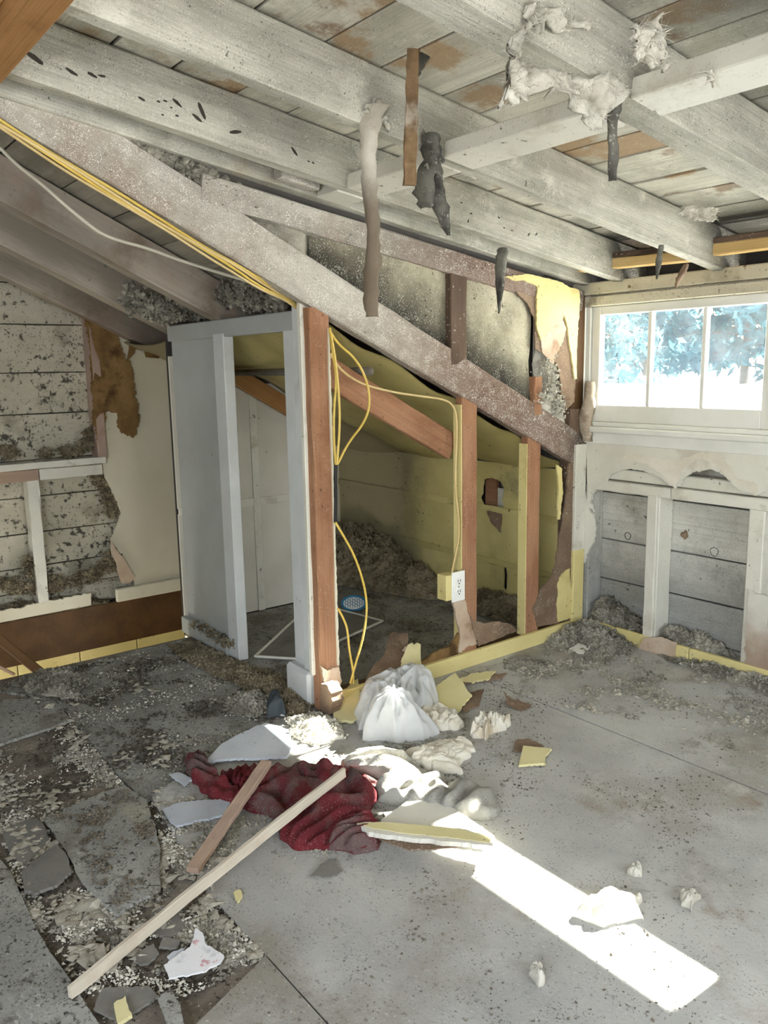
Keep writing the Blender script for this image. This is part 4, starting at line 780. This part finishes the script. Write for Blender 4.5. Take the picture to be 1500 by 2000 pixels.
hang('hanging_rag', [(802, 36), (820, 60), (824, 90), (818, 125), (812, 150)], [.01, .04, .05, .035, .01], .79, HANGD, 'black torn rag stuck behind the top of the hanging lath', 'rag', .006, .4, .012, 5)
hang('hanging_rag', [(842, 255), (848, 300), (840, 340), (838, 370), (832, 402)], [.05, .055, .07, .075, .03], .70, HANGD, 'wide grey rag hanging right of the hanging lath', 'rag', .010, .5, .016, 8)
hang('hanging_rag', [(855, 300), (852, 350), (860, 400), (868, 430), (877, 460)], [.02, .035, .045, .035, .008], .71, HANGD, 'narrow sooty rag tail below the wide grey rag', 'rag', .008, .5, .012, 9)
hang('hanging_strip', [(1204, 160), (1206, 200), (1198, 235), (1198, 290), (1197, 353)], [.015, .03, .018, .026, .014], 1.27, HANGD, 'thin grey strip hanging from the right rafter', 'strip', .004, .3, .006, 11)
hang('hanging_strip', [(984, 482), (980, 510), (977, 560), (975, 612)], [.035, .045, .03, .006], .22, HANGD, 'small curled grey strip hanging before the yellow wallboard corner', 'strip', .005, .4, .006, 12)
hang('hanging_strip', [(1293, 478), (1290, 500), (1287, 525), (1283, 545)], [.018, .022, .016, .004], .66, HANGD, 'small black strip hanging in front of the pine strip over the window', 'strip', .004, .3, .004, 13)
hang('hanging_strip', [(1342, 515), (1336, 530), (1325, 545), (1322, 560)], [.02, .03, .02, .01], .70, PAPERB, 'brown paper tatter hanging over the window head', 'strip', .004, .4, .006, 14)
# wool clinging to the right rafter: a ragged drape with loose fibres
def drape(name, top, drop, mt, label, seed, val=1.262, fibres=500, th=.006, kind=None):
    rs = random.Random(seed); P = [at(u, v, 'x', val) for u, v in top]; m = MB(); N_ = 60; K = 9; vs = []
    Q = []
    for i in range(N_+1):
        t = i/N_*(len(P)-1); a = min(int(t), len(P)-2); p = P[a].lerp(P[a+1], t-a)
        dd = drop[min(int(t), len(drop)-1)]*(1-(t-a))+drop[min(int(t)+1, len(drop)-1)]*(t-a)
        dd *= .75+.5*abs(noise.noise(p*22+V((seed, 0, 0))))+.35*noise.noise(p*60)
        for k in range(K+1):
            s_ = k/K; q = p+V((0, 0, -dd*s_))
            o = V((noise.noise(q*26+V((seed, 0, 0)))*.030+abs(noise.noise(q*60))*.022, noise.noise(q*30+V((0, seed, 9)))*.02, noise.noise(q*40)*.01)); Q.append(q+o)
    n0 = len(Q); m.v = [tuple(q) for q in Q]+[(q.x-th-.01*abs(noise.noise(q*33)), q.y, q.z) for q in Q]
    for i in range(N_):
        for k in range(K):
            a = i*(K+1)+k; m.f += [(a, a+K+1, a+K+2, a+1), (n0+a, n0+a+1, n0+a+K+2, n0+a+K+1)]
        a = i*(K+1)+K; m.f.append((a, a+K+1, n0+a+K+1, n0+a)); a = i*(K+1); m.f.append((a, n0+a, n0+a+K+1, a+K+1))
    for j in range(fibres):
        q = Q[rs.randrange(n0)]; d = V((rs.gauss(0, 1), rs.gauss(0, 1), rs.gauss(-.3, 1))).normalized(); L = rs.uniform(.008, .035); e = d.cross(V((.3, .7, .2))).normalized()*.0009
        o = len(m.v); m.v += [tuple(q-e), tuple(q+e), tuple(q+d*L)]; m.f.append((o, o+1, o+2))
    return obj(name, m, mt, None, smooth=True, label=label, cat='insulation', kind=kind)
drape('wool_insulation', [(1012, 52), (985, 85), (1010, 118), (1060, 132), (1100, 146), (1140, 160), (1180, 150), (1212, 158)], [.07, .11, .08, .05, .06, .09, .11, .03], INSPALE, 'long pale wool insulation shred clinging to the right rafter', 3)
drape('wool_insulation', [(1025, 5), (1060, 12), (1100, 30), (1140, 45)], [.04, .05, .03, .02], INSPALE, 'pale wool shred along the upper edge of the right rafter', 5, 1.263, 200)
drape('wool_insulation', [(1230, 55), (1262, 50), (1297, 28)], [.04, .07, .10], INSPALE, 'pale torn wool patch hanging from the roof boards at the upper right', 7, 1.5, 250)
drape('wool_insulation', [(1330, 402), (1362, 402), (1395, 408)], [.03, .05, .05], INSPALE, 'grey wool tuft in the dark eave gap above the window', 9, .75, 250)
drape('wool_insulation', [(1378, 140), (1392, 146)], [.025, .02], INSPALE, 'tiny wool wisp above the right blocking board', 11, 1.45, 60)
drape('wool_insulation', [(712, 200), (735, 193), (752, 208), (757, 240)], [.03, .045, .05, .02], INSPALE, 'pale wool tuft holding the longest hanging strip at the rafter', 13, .665, 150)

# ------------------------------------------------------------------ insulation heaps and rubble (uncountable)
def heap(name, out, c, H, mt, label, seed, k=9, rough=.35, rings=34, n=130, px=True, chips=900, cs=(.004, .011), cm=None, parent=None):
    O = [fl(u, v) for u, v in out] if px else [V((a, b, 0)) for a, b in out]; cc = fl(*c) if px else V((c[0], c[1], 0))
    def hf(x, y, r):
        q = V((x, y, seed)); return H*max(0, 1-r**1.5)*(1+rough*(noise.noise(q*k)+.7*noise.noise(q*k*2.7)+.5*noise.noise(q*k*7)))+.004+.006*abs(noise.noise(q*60))
    m = MB().mound(O, cc, hf, rings, n, 0, .02); V0 = len(m.v)-n
    tops = [m.v[random.randrange(1, V0)] for _ in range(chips)]
    m.chips([(a+random.gauss(0, .008), b+random.gauss(0, .008), max(z, .0)) for a, b, z in tops], cs, .7)
    return obj(name, m, mt, parent, label=label, cat='insulation', kind='stuff')
heap('loose_insulation', [(-1.96, -.04), (-1.4, -.04), (-.85, -.04), (-.72, -.10), (-.9, -.25), (-1.3, -.38), (-1.6, -.48), (-1.96, -.56)], (-1.75, -.12), .27, INSBROWN, 'brown heap of loose insulation against the closet knee wall', 1, px=False, chips=4500, cs=(.005, .014))
heap('loose_insulation', [(-.75, -.04), (-.09, -.04), (-.09, -.14), (-.4, -.22), (-.72, -.2)], (-.5, -.07), .08, INSBROWN, 'low heap of loose insulation between the closet studs', 2, px=False, chips=1500)
heap('loose_insulation', [(.02, -.03), (.32, -.03), (.35, -.10), (.28, -.20), (.12, -.30), (.02, -.28)], (.09, -.07), .07, INSGREY, 'grey insulation rubble heaped in the corner between both baseboards', 3, px=False, chips=2600)
heap('loose_insulation', [(.03, .0), (.33, .0), (.33, .10), (.03, .10)], (.10, .06), .16, INSGREY, 'grey insulation clump in the left wall cavity below the window', 4, px=False, chips=4500, cs=(.004, .012), n=90)
heap('loose_insulation', [(.40, .0), (.78, .0), (.78, .10), (.40, .10)], (.48, .06), .11, INSGREY, 'grey insulation clump in the right wall cavity below the window', 5, px=False, chips=4500, cs=(.004, .012), n=90)
heap('loose_insulation', [(.45, -.025), (1.9, -.025), (1.9, -.09), (1.3, -.14), (.8, -.10), (.5, -.07)], (1.0, -.045), .035, INSGREY, 'grey rubble band along the window-side baseboard', 6, px=False, chips=2600)
heap('loose_insulation', [(-2.04, -3.0), (-1.972, -3.0), (-1.972, -1.6), (-2.04, -1.55)], (-2.0, -2.0), .07, INSBROWN, 'brown debris piled on the plate of the left wall', 7, px=False, chips=1500, n=90)
heap('loose_insulation', [(330, 1262), (370, 1250), (440, 1286), (480, 1298), (560, 1330), (600, 1355), (605, 1392), (560, 1400), (500, 1360), (420, 1318), (360, 1290)], (575, 1378), .022, INSBROWN, 'brown rubble at the foot of the grey closet panel', 8, chips=4500, cs=(.003, .008))
heap('loose_insulation', [(440, 1378), (470, 1360), (520, 1358), (530, 1388), (500, 1402), (455, 1397)], (490, 1378), .035, INSGREY, 'pale grey insulation clump left of the dark rag', 9, chips=1500, cs=(.003, .008))
heap('loose_insulation', [(560, 1405), (610, 1394), (660, 1408), (672, 1442), (620, 1458), (570, 1442)], (615, 1424), .022, INSPALE, 'pale insulation crumbs in the sunlight below the split post', 10, chips=1500, cs=(.003, .008))
heap('loose_insulation', [(20, 1335), (80, 1312), (140, 1306), (160, 1342), (150, 1370), (100, 1362), (50, 1352)], (105, 1334), .028, INSGREY, 'grey rubble clump at the edge of the stair opening', 11, chips=1500, cs=(.003, .008))
def clump(name, pts, s_, mt, label, seed, cnt=5, cs=(.004, .012), per=160, flat=(1, 1, 1)):
    rs = random.Random(seed); P = []
    for p in pts:
        for q in range(per): P.append((p[0]+rs.gauss(0, s_*.45)*flat[0], p[1]+rs.gauss(0, s_*.6)*flat[1], p[2]+rs.gauss(0, s_*.45)*flat[2]))
    m = MB().chips(P, cs, .8)
    for j in range(len(P)//3):
        q = V(P[rs.randrange(len(P))]); d = V((rs.gauss(0, 1), rs.gauss(0, 1), rs.gauss(0, 1))).normalized(); L = rs.uniform(.012, .035); e = d.cross(V((.3, .7, .2))).normalized()*.001
        m.add([q-e, q+e, q+d*L], [(0, 1, 2)])
    return obj(name, m, mt, None, label=label, cat='insulation', kind='stuff')
clump('loose_insulation', [at(u, v, 'y', -1.42) for u, v in ((405, 588), (425, 582), (440, 578), (455, 575), (475, 578), (490, 580), (505, 580), (525, 585), (545, 590))], .05, INSGREY, 'grey insulation bulging over the header of the closet', 70, cs=(.006, .018), per=260)
clump('loose_insulation', [at(u, v, 'x', -.012) for u, v in ((268, 288), (290, 298), (312, 308), (335, 318), (355, 328), (375, 340), (395, 345), (415, 352), (440, 365), (465, 380), (500, 400), (530, 420), (400, 360), (430, 378))], .022, INSGREY, 'grey insulation rubble wedged where the sloping rafter meets the dormer rafter', 60, cs=(.004, .012), per=110, flat=(.4, 1, 1))
clump('loose_insulation', [at(u, v, 'x', -1.1) for u, v in ((270, 590), (285, 598), (310, 605), (335, 610), (360, 605), (385, 600), (400, 608))], .05, INSGREY, 'grey insulation lodged between the eave rafters left of the closet', 90, cs=(.006, .018), per=220)
clump('loose_insulation', [at(u, v, 'x', .0) for u, v in ((1060, 775), (1075, 760), (1085, 785), (1075, 735), (1068, 715), (1090, 800))], .035, INSPALE, 'pale insulation tuft poking out below the yellow wallboard corner', 110, cs=(.003, .009), per=170)
clump('loose_insulation', [at(u, v, 'x', -1.985) for u, v in ((75, 1150), (70, 1120), (65, 1100), (75, 1135), (110, 1145), (30, 1150), (150, 1135), (180, 1125), (205, 1110), (220, 1095), (225, 1085), (10, 1140))], .045, INSBROWN, 'brown insulation rubble at the foot of the left wall boards', 130, per=230, flat=(.5, 1, .9))
clump('loose_insulation', [at(u, v, 'x', -2.0) for u, v in ((188, 930), (200, 945), (208, 965), (215, 985), (222, 1000), (175, 868), (160, 876), (130, 884), (180, 850), (188, 840), (90, 888), (20, 885), (5, 880))], .032, INSBROWN, 'brown insulation remains along the torn edge of the cream wallboard', 150, per=190, flat=(.5, 1, 1))
clump('loose_insulation', [at(u, v, 'y', yf-.03) for u, v in ((380, 1222), (395, 1228), (408, 1236), (418, 1241), (430, 1248), (440, 1253), (450, 1258))], .022, INSBROWN, 'brown crumbs on the plinth of the grey closet panel', 170, cs=(.003, .008), per=80)
# crumbs over the floor
def poly_in(p, poly):
    x, y = p; r = False; j = len(poly)-1
    for i in range(len(poly)):
        if (poly[i].y > y) != (poly[j].y > y) and x < (poly[j].x-poly[i].x)*(y-poly[i].y)/(poly[j].y-poly[i].y)+poly[i].x: r = not r
        j = i
    return r
def scatter(px, n, z=.001, clus=0.0, k=6, seed=1):
    poly = [fl(u, v) for u, v in px]; xs = [p.x for p in poly]; ys = [p.y for p in poly]; out = []; t = 0; rs = random.Random(seed)
    while len(out) < n and t < n*60:
        t += 1; x, y = rs.uniform(min(xs), max(xs)), rs.uniform(min(ys), max(ys))
        if not poly_in((x, y), poly): continue
        if clus and noise.noise(V((x*k, y*k, seed)))+.5*noise.noise(V((x*k*3, y*k*3, seed))) < clus*rs.random(): continue
        out.append((x, y, z))
    return out
HOLE = [(0, 1620), (85, 1597), (130, 1665), (190, 1752), (228, 1785), (312, 1735), (312, 1650), (290, 1565), (420, 1545), (470, 1600), (420, 1720), (520, 1864), (392, 1932), (300, 1965), (210, 2000), (140, 1910), (64, 1800), (20, 1700)]
HOLE2 = [(0, 1460), (138, 1408), (155, 1422), (245, 1532), (85, 1597), (0, 1620), (-60, 1590)]
LEFTF = [(-20, 1345), (70, 1318), (365, 1255), (470, 1295), (600, 1400), (420, 1420), (360, 1480), (430, 1540), (285, 1563), (248, 1532), (155, 1420)]
RIGHTF = [(600, 1400), (850, 1340), (1100, 1235), (1500, 1345), (1700, 1420), (1700, 2050), (300, 2050), (520, 1864), (420, 1740), (700, 1660), (980, 1600)]
DCR = mat('dark_crumb', '#3a352d', '#574f43', 9, bump=.3); BCR = mat('brown_crumb', '#5d5346', '#7d7466', 9, bump=.3)
def crumbs(P, cs, mt, label, flat=.6): return obj('floor_crumbs', MB().chips(P, cs, flat), mt, None, label=label, cat='debris', kind='stuff')
crumbs(scatter(HOLE, 13000, -.008, .45, 7, 2)+scatter([(290, 1560), (440, 1550), (480, 1600), (450, 1680), (415, 1740), (330, 1690)], 4500, .0, .3, 9, 22)+scatter(HOLE2, 3500, -.009, .55, 6, 3)+scatter(LEFTF, 1500, .0, .6, 5, 14), (.0015, .0065), INSGREY, 'grey crumbs filling the broken floor at the lower left')
SPILL = [(290, 1560), (440, 1550), (480, 1600), (450, 1680), (415, 1740), (330, 1690)]
crumbs(scatter(HOLE, 3600, -.005, .45, 8, 4)+scatter(SPILL, 1200, .001, .3, 9, 21)+scatter(HOLE2, 700, -.007, .6, 6, 5)+scatter(LEFTF, 900, .001, .5, 5, 6), (.0012, .005), INSPALE, 'pale flakes strewn over the broken floor at the lower left')
crumbs(scatter(LEFTF, 7000, .0, .5, 5, 7)+scatter(HOLE, 4000, -.007, .3, 8, 8)+scatter(HOLE2, 1200, -.009, .4, 6, 15), (.0012, .0048), DCR, 'dark crumbs spread over the floor beside the stair opening')
crumbs(scatter(RIGHTF, 4200, .0, .45, 3, 9), (.0008, .0036), BCR, 'fine brown crumbs over the bare grey floor on the right')
NEARW = [(900, 1330), (1100, 1235), (1500, 1345), (1700, 1420), (1700, 1560), (1300, 1420), (1100, 1380)]
WOOL = mat('grey_wool_crumb', '#989283', '#b5afa1', 9, bump=.4)
crumbs(scatter(NEARW, 1600, .0, .75, 6, 30), (.003, .010), WOOL, 'larger pale wool bits on the floor near the window wall', .5)
crumbs(scatter(HOLE, 900, -.004, .5, 6, 31)+scatter(HOLE2, 250, -.006, .5, 6, 32)+scatter(LEFTF, 220, .002, .6, 5, 33), (.006, .018), WOOL, 'larger grey flakes on the broken floor at the lower left', .25)
crumbs(scatter(NEARW, 4200, .0, .6, 6, 10), (.0015, .0065), INSGREY, 'grey wool crumbs on the floor near the window wall')
CORN = [(985, 1290), (1130, 1228), (1250, 1270), (1200, 1300), (1100, 1330), (1010, 1320)]
crumbs(scatter(CORN, 4500, .0, .45, 8, 16), (.002, .0075), INSGREY, 'thick grey rubble spread before the wall corner')
MID = [(380, 1440), (700, 1400), (900, 1400), (1010, 1440), (960, 1640), (740, 1680), (560, 1680), (360, 1600)]
crumbs(scatter(MID, 4500, .0, .3, 6, 12), (.0015, .006), INSGREY, 'grey crumbs around the red cloth and papers')
ONSQ = [(95, 1600), (245, 1538), (300, 1610), (308, 1730), (228, 1780), (140, 1680)]
crumbs(scatter(ONSQ, 1600, .010, .5, 9, 17), (.001, .005), BCR, 'crumbs lying on the large loose hardboard square')
CLOS = [(480, 1300), (600, 1190), (760, 1150), (900, 1190), (880, 1280), (700, 1310), (600, 1330)]
crumbs(scatter(CLOS, 3000, .0, .5, 6, 18), (.0015, .007), BCR, 'brown crumbs scattered over the closet floor')

# ================================================================== OUTSIDE
gv = []; n_ = 30; fs = []
for i in range(n_+1):
    for j in range(n_+1):
        x = -90+120*i/n_; y = .4+110*(j/n_)**1.5; z = -2.6+3.35*min(1, max(0, (y-2)/26))**.8+noise.noise(V((x*.05, y*.05, 0)))*.25
        gv.append((x, y, z))
for i in range(n_):
    for j in range(n_): fs.append((i*(n_+1)+j, (i+1)*(n_+1)+j, (i+1)*(n_+1)+j+1, i*(n_+1)+j+1))
obj('ground', MB().add(gv, fs), SNOW, None, smooth=True, kind='structure')
def tree(x, y, z, H, R, mt, label, seed, leaves=2600, ls=.16):
    rs = random.Random(seed); t = empty('tree', (x, y, z), label=label, cat='tree', group='trees outside the window')
    obj('trunk', MB().tube([(x, y, z-.3), (x+.1, y, z+H*.4), (x-.05, y, z+H*.95)], lambda q: .16*(1-q*.8), 8, 1), BARK, t, smooth=True)
    m = MB(); lf = MB()
    for k in range(60):
        h = z+H*(.06+.9*k/60); a = k*2.4; L = R*(1-.75*(k/60))*rs.uniform(.7, 1.1)
        d = V((math.cos(a), math.sin(a), rs.uniform(-.15, .25))); b = V((x, y, h)); m.tube([b, b+d*L*.5, b+d*L+V((0, 0, -.15*L))], lambda q: .035*(1-q*.8), 4)
        for q in range(leaves//60):
            tt = rs.uniform(.12, 1.05); c = b+d*L*tt+V((rs.gauss(0, .16), rs.gauss(0, .16), rs.gauss(0, .14)-.1*tt*tt*L)); s_ = ls*rs.uniform(.5, 1.3)
            e1_ = V((rs.gauss(0, 1), rs.gauss(0, 1), rs.gauss(0, 1))).normalized(); e2_ = e1_.cross(V((rs.gauss(0, 1), rs.gauss(0, 1), rs.gauss(0, 1)))).normalized()
            lf.add([c, c+e1_*s_+e2_*s_*.3, c+e1_*s_*2, c+e1_*s_-e2_*s_*.3], [(0, 1, 2, 3)])
    obj('branches', m, BARK, t); obj('foliage', lf, mt, t, kind='stuff')
tree(-10.2, 12.5, -.6, 7, 2.2, LEAFB, 'blue-green conifer seen through the middle panes', 1, 5000, .2)
tree(-21, 21, .3, 9, 3.6, LEAFM, 'light green tree seen through the left pane', 2, 8000, .3)
tree(-20.5, 30, .5, 11, 4.2, LEAFB, 'blue conifer behind the middle conifer', 3, 8000, .3)
tree(-13, 25, .5, 10, 4.4, LEAFB, 'broad blue conifer seen through the right pane', 4, 9000, .3)
tree(-31, 29, .5, 10, 4.6, LEAFM, 'pale green tree at the far left of the window view', 5, 8000, .3)
